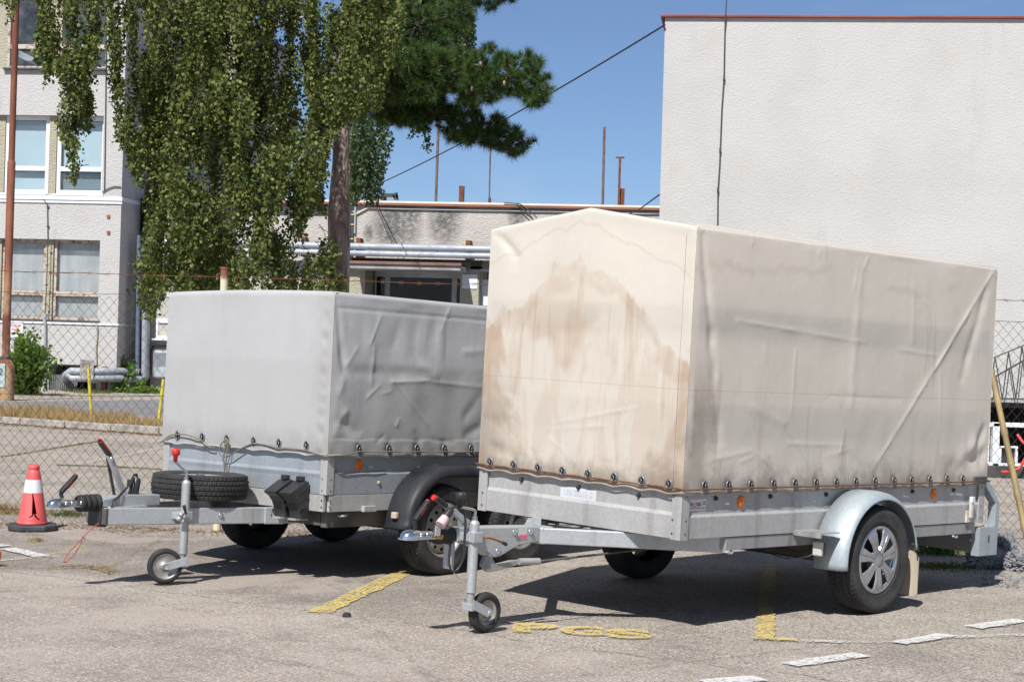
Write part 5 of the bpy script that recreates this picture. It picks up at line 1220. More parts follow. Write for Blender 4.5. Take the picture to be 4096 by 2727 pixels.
# coupling
def coupling(T, off, x0, z0, xe):
    """ball coupling: nose at xe, body back to x0"""
    b = MB(off); c = xe-.045; secs = [(.046, .004, .003), (.043, .016, .010), (.034, .028, .021), (.018, .036, .031), (0, .039, .036), (-.025, .037, .037), (-.05, .031, .033), (-.075, .027, .028), (-.12, .027, .026), (x0-c, .027, .026)]
    vs = []; n = 14
    for dx, hw_, ht in secs:
        for k in range(n+1):
            an = pi*k/n; sx_ = cos(an); sz_ = sin(an); vs.append((c+dx, hw_*abs(sx_)**.7*(1 if sx_ > 0 else -1), z0-.012+(ht+.006)*sz_**.75))
    fs = [(i*(n+1)+k, i*(n+1)+k+1, (i+1)*(n+1)+k+1, (i+1)*(n+1)+k) for i in range(len(secs)-1) for k in range(n)]+[[ (len(secs)-1)*(n+1)+k for k in range(n+1)]]
    b.add(vs, fs, True)
    rim_ = [(c+dx+(.006 if dx > .03 else 0), hw_+.007) for dx, hw_, ht in secs]; poly = [(x_, y_) for x_, y_ in rim_]+[(x_, -y_) for x_, y_ in rim_[::-1]]
    b.prism(poly, 'z', z0-.018, z0-.011)
    o = b.build('coupling_head', CHROME, T)
    for xx in (c-.06, c-.10, x0+.02): MB(off).lathe([(0, .01), (.009, .009), (.012, 0)], (xx, .028, z0+.005), 'y', 10).build('coupling_bolt', CHROME, o)
    return o
def bellows(T, off, x0, x1, r_, z, n=4):
    prof = []; N_ = n*8
    for k in range(N_+1): t = k/N_; prof.append((r_*(.84+.16*abs(sin(pi*n*t))**.6)*(1-.08*t), x0+(x1-x0)*t))
    b = MB(off); b.lathe([(0, x0)]+prof+[(0, x1)], (0, 0, z), 'x', 24); return b.build('rubber_bellows', RUBBER, T)
coupling(ta, OA, 1.0, -.022, 1.243)
bellows(ta, OA, .90, 1.03, .048, -.028, 2)
A().lathe([(0, .022), (.012, .021), (.014, 0)], (1.02, .03, -.03), 'y', 12).build('side_bolt', simple('brass_bolt', (.5, .26, .06), None, rough=.4, metal=.6), ta)
def handle(T, off, p0, p1, p2, y, r_, red=True, txt=True):
    b = MB(off); b.tube([(p0[0], y, p0[1]), (p1[0], y, p1[1])], [r_*.75, r_*.8], 10); b.build('handle_arm', BPLAST, T)
    d = (Vector((p2[0], 0, p2[1]))-Vector((p1[0], 0, p1[1]))).normalized(); n_ = Vector((-d.z, 0, d.x))
    b = MB(off); b.bar((p1[0], y, p1[1]), (p2[0], y, p2[1]), r_*1.7, r_*2.1, (0, 1, 0)); o = b.build('coupling_handle', BPLAST, T, r_*.6, 3)
    e0 = Vector((p1[0], y, p1[1])).lerp(Vector((p2[0], y, p2[1])), .93); e1 = Vector((p2[0], y, p2[1]))+Vector((d.x, 0, d.z))*.006
    b = MB(off); b.bar(e0, e1, r_*1.8, r_*1.4, (0, 1, 0)); b.build('grip_end', REDPL, o, r_*.6, 3)
    b = MB(off); s = n_*(r_*.92); b.bar(Vector((p1[0], y, p1[1])).lerp(e0, .35)+s, e0+s, r_*.16, r_*1.6, (0, 1, 0)); b.build('grip_stripe', REDPL, o, .002)
    if txt:
        an = atan2(-d.z, -d.x) if False else 0
        m_ = (Vector((p1[0], y, p1[1]))+Vector((p2[0], y, p2[1])))/2+Vector(off)+Vector((0, r_*1.1+.001, 0))
        X_ = Vector((d.x, 0, d.z)); 
        if X_.x > 0: X_ = -X_
        Yv = Vector((0, 1, 0)).cross(X_); M_ = Matrix((X_, Yv, Vector((0, 1, 0)))).transposed().to_4x4(); M_.translation = m_
        text_mesh('AL-KO', r_*1.05, 'lettering', REDPL, o, M_)
    return o
handle(ta, OA, (1.165, .015), (1.175, .055), (1.09, .15), .01, .014)
# hand brake lever lying back with red grip
b = A(); b.bar((.80, .0, .03), (.955, .0, .12), .03, .028, (0, 1, 0)); b.build('brake_lever', GALV, ta, .004)
b = A(); b.bar((.95, .0, .118), (1.035, .0, .165), .026, .03, (0, 1, 0)); gp = b.build('brake_grip', BPLAST, ta, .008)
b = A(); b.tube([(1.035, .0, .161), (1.048, 0, .167)], .015, 12); b.bar((.97, .0, .139), (1.03, .0, .171), .004, .022, (0, 1, 0)); b.build('grip_end', REDPL, gp, .003)
# plug with pinkish collar
b = A(); b.tube([(1.055, .07, .035), (1.035, .07, .055), (1.02, .07, .075)], [.028, .026, .021], 14); plg = b.build('plug_socket', PINKPL, ta)
b = A(); b.tube([(1.02, .07, .074), (.995, .07, .10), (.985, .07, .112)], [.02, .021, .017], 12); b.lathe([(0, 0), (.013, 0), (.013, .012), (0, .012)], (.985, .07, .11), 'z', 10); b.build('connector_plug', BPLAST, plg)
b = A(); b.box((1.04, .05, -.02), (1.07, .06, .03)); b.build('plug_holder', GALV, ta)
cab = [(.985, .07, .118), (.955, .08, .125), (.92, .09, .10), (.905, .095, .05), (.90, .09, -.05), (.90, .09, -.13), (.925, .08, -.19), (.955, .07, -.20), (.97, .06, -.16), (.96, .05, -.06)]
def smooth_path(P, n=6):
    P = [Vector(p) for p in P]; out = []
    for i in range(len(P)-1):
        p0 = P[max(i-1, 0)]; p1 = P[i]; p2 = P[i+1]; p3 = P[min(i+2, len(P)-1)]
        for k in range(n):
            t = k/n; out.append(.5*((2*p1)+(p2-p0)*t+(2*p0-5*p1+4*p2-p3)*t*t+(3*p1-p0-3*p2+p3)*t**3))
    out.append(P[-1]); return out
A().tube(smooth_path(cab), .0065, 8).build('electric_cable', BPLAST, ta)
A().tube(smooth_path([(.96, .06, -.17), (.94, .08, -.22), (.90, .09, -.24), (.86, .1, -.235)]), .0025, 6).build('breakaway_wire', CH, ta)
# front support plate hanging under the coupling
A().box((.915, -.035, -.20), (.925, .04, -.03)).build('hanging_bracket', GALV, ta, .003)
# jockey wheel
def jockey(T, off, x, y, ztop, zclamp, zmid, zbot, Rw, ww, yaw, knob, hx, side=1, tilt=0.):
    o = MB(off); o.tube([(x, y, zmid), (x, y, ztop)], .026, 18); o.tube([(x, y, ztop), (x, y, ztop+.015)], [.026, .016], 18); col = o.build('jockey_tube', GALV, T)
    MB(off).tube([(x, y, zbot+.02), (x, y, zmid+.02)], .020, 16).build('inner_tube', CH, col)
    b = MB(off); b.box((x-.034, y-.034, zclamp-.028), (x+.034, y+.034, zclamp+.026)); b.box((x-.02, min(y, y-.06*side), zclamp-.022), (x+.05, max(y, y-.06*side), zclamp+.018)); b.build('clamp', GALV, T, .004)
    b = MB(off); b.tube(smooth_path([(x, y, ztop+.01), (x, y, ztop+.05), (x, y, ztop+.058), (x+hx*.15, y, ztop+.07), (x+hx, y, ztop+.085 if tilt == 0 else ztop+tilt)], 4), .0075, 8)
    b.tube([(x, y, ztop+.01), (x, y, ztop+.035)], .013, 10)
    kx = x+hx; kz = ztop+.085 if tilt == 0 else ztop+tilt
    b.tube([(kx, y, kz), (kx, y, kz+.03)], .0075, 8); crk_ = b.build('crank', CHROME, T)
    b = MB(off); b.lathe([(0, .075), (.02, .075), (.026, .068), (.026, .045), (.020, .038), (.014, .034), (.012, .0), (0, 0)], (kx, y, kz), 'z', 18); b.build('knob', knob, crk_)
    M_ = Matrix.Rotation(yaw, 4, 'Z'); back_ = -.105
    wx = M_ @ Vector((back_, 0, 0)); wc = Vector((x, y, zbot))+wx; wc.z = off_ground(T, x, y)-off[2]+Rw
    wb = MB(); hw = ww/2; q_ = .70 if yaw else .60
    wb.lathe([(Rw*q_, -hw*.7), (Rw*(q_+.06), -hw*.9), (Rw*.86, -hw), (Rw*.97, -hw*.6), (Rw, -hw*.2), (Rw, hw*.2), (Rw*.97, hw*.6), (Rw*.86, hw), (Rw*(q_+.06), hw*.9), (Rw*q_, hw*.7)], ax='y', n=40)
    jw = wb.build('jockey_wheel', RUBBER, T, loc=wc+Vector(off)); jw.rotation_euler = (0, 0, yaw)
    MB().lathe([(Rw*(q_+.02), hw*.76), (Rw*(q_-.03), hw*.66), (Rw*(q_-.09), hw*(.45 if yaw else .15)), (Rw*.25, hw*.1), (Rw*.22, hw*.5), (Rw*.10, hw*.6), (0, hw*.6)], ax='y', n=32).build('rim', RIMST, jw)
    MB().lathe([(Rw*(q_+.02), -hw*.76), (Rw*(q_-.03), -hw*.66), (Rw*(q_-.09), -hw*(.45 if yaw else .15)), (Rw*.25, -hw*.1), (Rw*.22, -hw*.5), (Rw*.10, -hw*.6), (0, -hw*.6)], ax='y', n=32).build('rim', RIMST, jw)
    f = MB()
    for s_ in (1, -1):
        yy = s_*(hw+.008); f.prism([(-.014, .018), (.012, -.022), (.105+.015, -.0+zbot+.03-wc.z-.02), (.105+.018, zbot+.03-wc.z+.03)], 'y', min(yy, yy+s_*.005), max(yy, yy+s_*.005))
        f.lathe([(0, .004), (.013, .004), (.015, 0)], (0, yy+s_*.004 if s_ > 0 else yy-.008, 0), 'y', 12)
    f.box((.105-.01, -hw-.01, zbot-.0-wc.z), (.105+.025, hw+.01, zbot+.035-wc.z)); f.build('fork', GALV, jw, .002)
def off_ground(T, x, y):
    M_ = T.matrix_world if False else T['_m']; o = M_ @ Vector((x, y, 0)); zc_ = (M_.to_3x3() @ Vector((0, 0, 1))); return -o.z/zc_.z
MM = {}
class _P(dict): pass
def set_m(t, m): t['_mflat'] = [v for r in m for v in r]
_store = {}
def off_ground(T, x, y):
    M_ = _store[T.name]; o = M_ @ Vector((x, y, 0)); zc_ = (M_.to_3x3() @ Vector((0, 0, 1))); return -o.z/zc_.z
_store[ta.name] = MA
jockey(ta, OA, .845, .10, .040, -.028, -.31, -.40, .103, .055, 0.0, BPLAST, .105, 1)
b = A(); b.tube(smooth_path([(.80, .125, -.032), (.76, .13, -.033), (.70, .13, -.05), (.665, .13, -.062)]), .006, 8); lv = b.build('clamp_lever', RUSTLT, ta)
A().tube([(.675, .13, -.058), (.64, .13, -.072)], [.008, .010], 10).build('lever_grip', BPLAST, lv)
# wheels and fenders
WR = .312
gA = off_ground(ta, -1.56, .86)-ZA
wn_ = make_wheel(ta, (-1.565, .862, gA+WR+ZA-.004), WR, .178, .196, 'cap')
wf = make_wheel(ta, (-1.565, -.862, off_ground(ta, -1.56, -.86)+WR-.004), WR, .178, .196, 'steel'); wf.rotation_euler = (0, 0, pi)
def arc_fender(T, off, cx, cz, R, a0, a1, y0, y1, mat, lip=.02, n=36, name='fender'):
    """domed mudguard: cross-section bends down into a rolled lip on the outer edge"""
    sec = [(y0, 0.), (y0+(y1-y0)*.55, .002), (y0+(y1-y0)*.78, -.004), (y0+(y1-y0)*.92, -.016), (y1, -.034), (y1+.003, -.040), (y1-.004, -.043)]
    vs = []
    for k in range(n+1):
        a = a0+(a1-a0)*k/n
        for (y, dr) in sec: r_ = R+dr; vs.append((cx+r_*cos(a), y, cz+r_*sin(a)))
    m_ = len(sec); b = MB(off); b.add(vs, [(k*m_+j, k*m_+j+1, (k+1)*m_+j+1, (k+1)*m_+j) for k in range(n) for j in range(m_-1)], True)
    return b.build(name, mat, T, thick=.003)
for sy in (1, -1):
    f = arc_fender(ta, OA, -1.56, -.158, .392, radians(-6 if True else 0), radians(186-14), .765, .965, GALV_FENDER)
    if sy == -1: f.location = (0, 0, 0); f.scale = (1, -1, 1)
# front skirt of the fender: curls inwards
b = A(); b.box((-1.17, .70, .012), (-.985, .93, .017)); b.box((-1.0, .70, -.012), (-.985, .93, .012)); b.build('marker_bracket', CH, ta, .002)
b = A(); b.box((-1.06, .845, -.115), (-1.035, .905, -.035)); mk = b.build('marker_lamp', simple('clear_lens', (.48, .46, .44), None, rough=.2), ta, .008)
A().box((-1.09, .85, -.11), (-1.06, .90, -.04)).build('lamp_back', BPLAST, mk)
A().tube(smooth_path([(-1.08, .84, -.10), (-1.04, .80, -.13), (-1.02, .68, -.15), (-1.05, .5, -.13), (-1.1, .3, -.09)]), .003, 6).build('lamp_cable', BPLAST, ta)
b = A(); vs = []
b.prism([(.80, -.10), (.80, -.37), (.815, -.385), (.935, -.385), (.95, -.37), (.95, -.16), (.92, -.12), (.92, -.07), (.82, -.06)], 'x', -1.965, -1.958); b.build('mudflap', MFLAP, ta)
# reflectors, hooks, latch
for x_, z in ((-.507, .184), (-2.43, .187)):
    b = A(); b.lathe([(0, .012), (.026, .011), (.032, .007), (.033, 0)], (x_, W2-.012, z), 'y', 28); b.lathe([(0, .014), (.004, .0135), (.004, .011)], (x_, W2-.012, z), 'y', 8); b.build('side_reflector', ORANGE, ta)
hk0 = None
for x_ in (-.289, -.765, -1.289, -2.186, -2.654):
    b = A(); b.lathe([(0, .016), (.009, .015), (.011, .010), (.006, .008), (.006, .003), (.014, .002), (.014, 0)], (0, 0, 0), 'y', 14)
    o = b.build('tarp_hook', BPLAST, ta) if hk0 is None else copy_obj(hk0, ta); hk0 = hk0 or o; o.location = (x_, W2-.012, .207)
hk0 = None
for y_ in (-.426, .013, .448):
    b = A(); b.lathe([(0, .016), (.009, .015), (.011, .010), (.006, .008), (.006, .003), (.014, .002), (.014, 0)], (0, 0, 0), 'x', 14)
    o = b.build('tarp_hook', BPLAST, ta) if hk0 is None else copy_obj(hk0, ta); hk0 = hk0 or o; o.location = (-.012, y_, .200)
LAT = simple('chalky_white_plastic', (.60, .57, .50), (.45, .42, .36), 12, .6)
b = A(); b.box((-2.862, W2+.001, .0), (-2.79, W2+.012, .075)); lt = b.build('tailgate_latch', LAT, ta, .004)
A().box((-2.845, W2+.012, .03), (-2.812, W2+.03, .135)).build('latch_lever', LAT, lt, .006)
A().box((-2.846, W2+.012, .125), (-2.811, W2+.036, .165)).build('latch_cap', WHITE, lt, .006)
for x_ in (-.43, -2.70):
    A().tube(smooth_path([(x_-.03, .725, -.075), (x_-.02, .745, -.088), (x_+.01, .745, -.088), (x_+.02, .745, -.08), (x_+.03, .74, -.085)]), .006, 8).build('lashing_hook', GALV, ta)
b = A(); rb = [(-3.02, .26), (-3.045, .26), (-3.20, .12), (-3.20, -.21), (-3.17, -.235), (-2.98, -.185), (-2.98, -.03), (-3.15, -.03), (-3.155, .105), (-3.02, .225)]
# rear lamp bracket: plate + bent strut
RB = GALV_FENDER
for sy in (1, -1):
    y0, y1 = sorted((sy*.70, sy*.755))
    b = A(); b.box((-3.20, y0, -.22), (-2.97, y1, -.035)); b.box((-3.205, y0, -.035), (-3.155, y1, .115)); b.build('lamp_bracket', RB, ta, .003)
    b = A(); b.prism([(-3.205, .115), (-3.155, .115), (-3.005, .235), (-3.005, .285), (-3.03, .285)], 'y', y0, y1); b.build('bracket_strut', RB, ta, .003)
A().box((-3.19, -.70, -.215), (-3.10, .70, -.07)).build('lamp_beam', CH, ta, .003)
A().box((-3.095, .718, -.135), (-3.085, .757, -.09)).build('slot', BLACK, ta)
A().lathe([(0, .012), (.014, .01), (.018, 0)], (-2.985, .69, -.12), 'y', 10).build('bolt', CH, ta)
# stickers
SN = Vector((0, 1, 0))
b = A(); b.box((-.214, W2-.0115, .145), (-.058, W2-.0105, .205)); stk = b.build('maker_sticker', simple('sticker_paper', (.66, .67, .68), (.58, .58, .58), 6, .4), ta)
def side_text(s, size, x, z, mat, parent, y=W2-.0098, sx=1.):
    X_ = Vector((-1, 0, 0)); Z_ = Vector((0, 1, 0)); Y_ = Vector((0, 0, 1)); M_ = Matrix((X_, Y_, Z_)).transposed().to_4x4(); M_.translation = (x, y, z+ZA)
    return text_mesh(s, size, 'lettering', mat, parent, M_, sx=sx)
INK = simple('print_ink', (.02, .02, .02), None, rough=.6)
side_text('Pon', .036, -.084, .182, INK, stk, sx=.75); side_text('g', .036, -.116, .182, simple('print_red', (.65, .05, .12), None, rough=.6), stk, sx=.85); side_text('ratz', .036, -.150, .182, INK, stk, sx=.75)
A().box((-.158, W2-.0104, .166), (-.062, W2-.0099, .168)).build('red_rule', bpy.data.materials['print_red'], stk)
for k, s in enumerate(('WIR', 'MACHEN', 'ANHÄNGER')): 
    if k < 0: side_text(s, .008, -.19, .19-.01*k, INK, stk)
A().box((-.208, W2-.0104, .188), (-.184, W2-.0099, .192)).build('small_print', INK, stk); A().box((-.208, W2-.0104, .176), (-.184, W2-.0099, .181)).build('small_print', INK, stk); A().box((-.205, W2-.0104, .157), (-.062, W2-.0099, .1595)).build('small_print', INK, stk)
b = A(); b.box((-.0125, -.124, .135), (-.0112, .143, .195)); pl_ = b.build('model_sticker', simple('faded_sticker', (.60, .61, .64), (.52, .53, .55), 9, .4), ta)
X_ = Vector((0, 1, 0)); M_ = Matrix((X_, Vector((0, 0, 1)), Vector((1, 0, 0)))).transposed().to_4x4(); M_.translation = (-.0108, .012, .163+ZA)
text_mesh('LPA 300/15 G', .050, 'lettering', simple('faded_print', (.40, .41, .45), None, rough=.5), pl_, M_, sx=.74)

# ---- the beige cover
TARPA = mat_tarp('stained_beige_tarpaulin', (.86, .80, .71), True, .40)
HA, PKA, HM = 1.611, 1.72, .235
s3 = lambda a, b: TA.hit('y', .765, 'c3', a, b)
segs = []
def addseg(a, b, amp, wd):
    p, q = s3(*a), s3(*b); segs.append((p.x, p.z, q.x, q.z, amp, wd))
for a in (((1745, 310), (1370, 930), .016, .014), ((1370, 930), (1080, 1400), .013, .014), ((340, 590), (600, 1150), .009, .012), ((600, 1150), (770, 1420), .009, .012), ((340, 590), (1040, 710), .008, .010), ((1220, 745), (1430, 780), .007, .009),
          ((150, 120), (205, 700), -.020, .022), ((200, 650), (240, 1250), -.022, .028), ((1020, 290), (960, 1050), .010, .028), ((1310, 330), (1300, 700), .006, .02), ((1700, 430), (1570, 900), -.022, .03),
          ((1690, 1330), (1500, 1420), -.055, .045), ((1640, 1250), (1560, 1380), .03, .05), ((1690, 1180), (1640, 1300), -.03, .03), ((660, 760), (640, 1080), .007, .012), ((850, 1000), (1230, 1020), -.006, .015), ((600, 1150), (420, 1060), .006, .02), ((930, 1180), (900, 1300), .007, .012), ((620, 1260), (930, 1270), .006, .01),
          ((200, 1350), (420, 1300), .008, .012), ((360, 1360), (430, 1330), .007, .01), ((440, 1300), (560, 1420), .006, .01), ((480, 720), (560, 900), .005, .008), ((1450, 800), (1450, 1170), .005, .009), ((1060, 240), (1030, 310), .009, .012), ((800, 190), (780, 240), .006, .01), ((1000, 280), (980, 420), .008, .015), ((820, 1330), (950, 1290), .006, .01), ((430, 130), (420, 180), .006, .01), ((100, 900), (90, 1300), .012, .02)):
    addseg(*a)
side_pts = [TA.hit('y', .765, 'z8', a, 300) for a in (190, 345, 487, 632, 770, 906, 1035, 1160, 1283, 1405, 1518, 1635, 1745, 1845)]
ey_side = [p.x for p in side_pts]
e_front = [TA.hit('x', .015, 'c2', a, b).y for a, b in ((175, 962), (380, 992), (592, 1028), (805, 1055), (1028, 1080), (1255, 1105), (1495, 1138), (1732, 1172))]
def hemz(c, ey, base=HM, amp=.010):
    d = min(abs(c-e) for e in ey); return base+amp*(1-math.exp(-(d/.05)**2))-.004+.004*noise.noise(Vector((c*7, 1, 0)))
def side_fn(sy):
    def f(i, j):
        x = .010-i*3.015; zt = HA; zb = hemz(x, ey_side)
        if j < .965:
            z = zb+(zt-.012-zb)*(j/.965); y = W2+.012; d = 0
            if sy > 0:
                for s in segs: 
                    d += seg_d(x, z, s)
            d += .006*noise.noise(Vector((x*1.2, z*1.2, 2)))+.003*noise.noise(Vector((x*5, z*3, 4)))+.0035*noise.noise(Vector((x*4, z*.9, 8)))
            d += .012*math.exp(-((z-zb)/.05)**2)*(.6*noise.noise(Vector((x*7, 0, 3)))); dd = min(abs(x-e) for e in ey_side)
            d -= .006*math.exp(-(dd/.03)**2)*math.exp(-((z-.275)/.04)**2)
            edge = min(1, (.0-x+.01)/.05, (x+3.005)/.05); edge = max(0, edge); y += d*edge*min(1, (zt-z)/.04)
            if z < .25: y += .004*sin(x*40)*.5
        else:
            t = (j-.965)/.035; an = t*pi/2; z = zt-.012+.018*sin(an); y = W2+.012-.02*(1-cos(an))
        return (x, sy*y, z)
    return f
fsegs = []
for z_, a, b, amp, wd in (('c1', (205, 310), (400, 520), -.024, .022), ('c1', (400, 520), (385, 640), -.010, .03), ('c2', (180, 850), (380, 930), -.02, .03), ('c2', (540, 880), (560, 1020), -.010, .02), ('c2', (350, 620), (360, 700), .01, .015), ('c2', (700, 640), (1450, 500), .006, .010), ('c2', (670, 690), (1180, 660), .005, .010), ('c2', (180, 330), (380, 380), -.010, .03), ('c1', (900, 60), (1000, 300), .004, .03), ('c2', (1890, 200), (1870, 740), .010, .012), ('c2', (1790, 100), (1800, 900), -.005, .012), ('c2', (700, 780), (800, 860), .006, .01), ('c2', (1180, 1000), (1280, 700), -.006, .04)):
    p = TA.hit('x', .015, z_, *a); q = TA.hit('x', .015, z_, *b); fsegs.append((p.y, p.z, q.y, q.z, amp, wd))
def topz_(y): return HA+(PKA-HA)*(1-abs(y)/.762) 
def front_fn(sx):
    def f(i, j):
        y = -W2-.012+i*(2*W2+.024); zb = hemz(y, e_front); zt = topz_(y)
        if j < .965:
            z = zb+(zt-.012-zb)*(j/.965); d = 0
            if sx > 0:
                for s in fsegs: d += seg_d(y, z, s)
            d += .005*noise.noise(Vector((y*1.6, z*1.6, 12)))+.0025*noise.noise(Vector((y*6, z*3, 14)))+.010*math.exp(-((z-zb)/.05)**2)*(.6*noise.noise(Vector((y*8, 0, 5))))
            dd = min(abs(y-e) for e in e_front); d -= .006*math.exp(-(dd/.03)**2)*math.exp(-((z-.275)/.04)**2)
            edge = max(0, min(1, (y+.762)/.04, (.762-y)/.04)); xx = .012+d*edge*min(1, (zt-z)/.05)
        else:
            t = (j-.965)/.035; an = t*pi/2; z = zt-.012+.018*sin(an); xx = .012-.02*(1-cos(an))
        return ((xx, y, z) if sx > 0 else (-Lb-xx, y, z))
    return f
tarp = A(); sheet(tarp, side_fn(1), 330, 150); sheet(tarp, front_fn(1), 170, 170)
sheet(tarp, side_fn(-1), 60, 20); sheet(tarp, front_fn(-1), 40, 20)
def roof_fn(i, j):
    x = .0-i*(Lb); y = -W2+.006+j*(2*W2-.012); z = topz_(y)+.006-.010*abs(sin(i*pi*3))*(1-abs(y)/.75)-.006*abs(sin(i*pi*3))
    if i < .001 or i > .999: z = topz_(y)+.006
    if j < .001 or j > .999: z = topz_(y)+.006
    return (x, y, z)
sheet(tarp, roof_fn, 60, 24)
tarpo = tarp.build('tarpaulin', TARPA, ta, recalc=False)
# merge seams and add doubled corner strap piping
eyelets(ta, OA, [((x_, W2+.016, .277), 'y') for x_ in ey_side]+[((.017, y_, .279), 'x') for y_ in e_front], CHROME, 1.15)
rp_ = [(.022, -.775, .262)]+[q for y_ in e_front for q in ((.022, y_-.05, .263), (.024, y_, .258), (.022, y_+.05, .263))]+[(.02, .74, .262), (.006, .775, .258)]
rp_ += [q for x_ in ey_side for q in ((x_+.05, W2+.022, .258), (x_, W2+.026, .262), (x_-.05, W2+.022, .259))]+[(-3.0, W2+.02, .262)]
A().tube(rp_, .0045, 7).build('lacing_cord', ROPEBR, ta)
hb_ = MB(OA)
hb_.tube([(.016, -.765+k*.0153, hemz(-.765+k*.0153, e_front)) for k in range(101)], .005, 6); hb_.tube([(.01-k*.02, W2+.014, hemz(.01-k*.02, ey_side)) for k in range(151)], .005, 6)
hb_.build('hem', TARPA, ta)
A().tube([(.0185, W2-.055, .27), (.0175, W2-.055, 1.0), (.0165, W2-.055, 1.58)], .0022, 5).build('cover_seam', TARPA, ta)
A().box((-2.985, W2+.016, .262), (-2.84, W2+.03, .290)).build('hem_buckle', SLATEM, ta, .004)
A().tube([(-2.84, W2+.032, .263), (-3.01, W2+.032, .262)], .006, 6).build('hem_strap', SLATEM, ta)
# timber side boards and hoops inside, seen through the cloth
WD = simple('inner_board', (.16, .12, .08), None, rough=.9)
for (z0, z1) in ((.53, .71), (1.07, 1.22)):
    A().box((.002-.025, -.70, z0), (.002-.005, .70, z1)).build('cover_board', WD, ta)
    A().box((-2.95, .725, z0), (-.03, .742, z1)).build('cover_board', WD, ta)
for x_ in (-.02, -1.0, -2.0, -2.97):
    b = A(); b.tube([(x_, -.72, .3), (x_, -.72, 1.59), (x_, 0, 1.69), (x_, .72, 1.59), (x_, .72, .3)], .012, 8); b.build('cover_hoop', STEELDK, ta)

# ================================================================== TRAILER B (grey cover, left)
ZBt = .4326; MBm = TB.m @ Matrix.Translation((0, 0, -ZBt)); OB = (0, 0, ZBt)
tb_ = thing('box_trailer', 'tandem axle box trailer with grey tarpaulin parked behind the beige one', 'trailer', matrix=MBm); _store[tb_.name] = MBm
def B(): return MB(OB)
W3, LB, hB = .774, 2.6, .40
for sgn in (1, -1):
    p = B(); p.prism([(sgn*W3, .104), (sgn*W3, .226), (sgn*(W3-.012), .240), (sgn*(W3-.012), hB), (sgn*(W3-.02), hB), (sgn*(W3-.02), .104)], 'x', -LB+.05, -.05); p.build('side_panel', GALV_BLUE, tb_, .0015)
    p = B(); p.box((-LB+.03, min(sgn*(W3-.02), sgn*(W3+.003)), .0), (-.03, max(sgn*(W3-.02), sgn*(W3+.003)), .100)); p.build('sill_rail', GALV_PANEL, tb_, .002)
p = B(); p.prism([(0, .104), (0, .20), (.004, .225), (-.004, .245), (-.008, hB), (-.02, hB), (-.02, .104)], 'y', -W3+.05, W3-.05); p.build('front_panel', GALV_BLUE, tb_, .0015)
p = B(); p.box((-.02, -W3+.02, 0), (.003, W3-.02, .10)); p.build('front_rail', GALV_PANEL, tb_, .002)
p = B(); p.box((-LB-.0, -W3+.05, 0), (-LB+.02, W3-.05, hB)); p.build('tailgate', GALV_BLUE, tb_)
for x0, x1 in ((-.055, .006), (-LB-.006, -LB+.055)):
    for sy in (1, -1):
        p = B(); p.box((x0, min(sy*(W3-.055), sy*(W3+.006)), .102), (x1, max(sy*(W3-.055), sy*(W3+.006)), hB)); p.build('corner_post', GALV_PANEL, tb_, .003)
b = MB(OB)
for z in (.03, .07, .13, .2): b.lathe([(0, .004), (.005, .003), (.006, 0)], (-.028, W3+.006, z), 'y', 8); b.lathe([(0, .004), (.005, .003), (.006, 0)], (.006, W3-.03, z), 'x', 8)
b.build('rivets', STEELDK, tb_)
B().box((-LB+.02, -W3+.03, -.002), (-.02, W3-.03, .012)).build('floor_board', bpy.data.materials['plywood'], tb_)
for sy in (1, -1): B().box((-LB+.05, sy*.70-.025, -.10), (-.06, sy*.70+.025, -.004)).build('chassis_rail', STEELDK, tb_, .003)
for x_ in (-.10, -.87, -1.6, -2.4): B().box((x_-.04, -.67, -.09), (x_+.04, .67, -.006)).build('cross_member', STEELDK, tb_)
# drawbar legs (V)
la, lb_ = Vector((1.085, .04, -.05)), Vector((-.10, .36, -.05))
for sy in (1, -1):
    b = B(); b.bar((la.x, sy*.055, -.052), (-.12, sy*.375, -.052), .05, .098); b.build('drawbar_leg', GALV, tb_, .006)
    b = B(); b.bar((.10, sy*.345, -.052), (-.03, sy*.385, -.052), .014, .104); b.build('leg_plate', GALV, tb_, .01)
    for x_ in (.38, .06):
        yy = .055+(1.085-x_)*.2655+.026
        B().lathe([(0, .014), (.010, .013), (.012, .004), (.016, .003), (.016, 0)], (x_, sy*yy if sy > 0 else -yy-.014, -.05), 'y', 10).build('bolt', CHROME, tb_)
B().box((.98, -.10, -.10), (1.09, .085, -.005)).build('drawbar_end', STEELDK, tb_, .004)
b = B(); b.prism([(1.09, .045), (1.09, -.0), (.67, -.0), (.67, .066), (.90, .070)], 'y', -.05, .05); b.build('overrun_housing', GALV, tb_, .006)
B().box((1.05, -.07, -.115), (1.10, .05, .0)).build('front_shoe', BPLAST, tb_, .004)
b = B(); b.box((.78, -.075, -.006), (1.05, .075, .004)); b.build('mounting_plate', GALV, tb_, .002)
coupling(tb_, OB, 1.20, .022, 1.428)
bellows(tb_, OB, 1.08, 1.225, .054, .022, 4)
handle(tb_, OB, (1.335, .055), (1.345, .085), (1.245, .185), .0, .015)
b = B(); b.bar((.885, -.01, .05), (1.015, -.01, .30), .036, .02, (0, 1, 0)); lev = b.build('brake_lever', GALV, tb_, .003)
b = B(); b.bar((.945, -.03, .05), (1.012, -.03, .285), .014, .012, (0, 1, 0)); b.build('gas_strut', BPLAST, lev)
b = B(); b.bar((1.008, -.01, .295), (1.085, -.01, .38), .030, .032, (0, 1, 0)); gp = b.build('brake_grip', BPLAST, tb_, .009, 3)
b = B(); b.bar((1.02, -.01, .322), (1.09, -.01, .395), .008, .034, (0, 1, 0)); b.build('grip_stripe', REDPL, gp, .002)
B().tube([(1.083, -.01, .378), (1.092, -.01, .388)], .008, 8).build('release_button', BPLAST, gp)
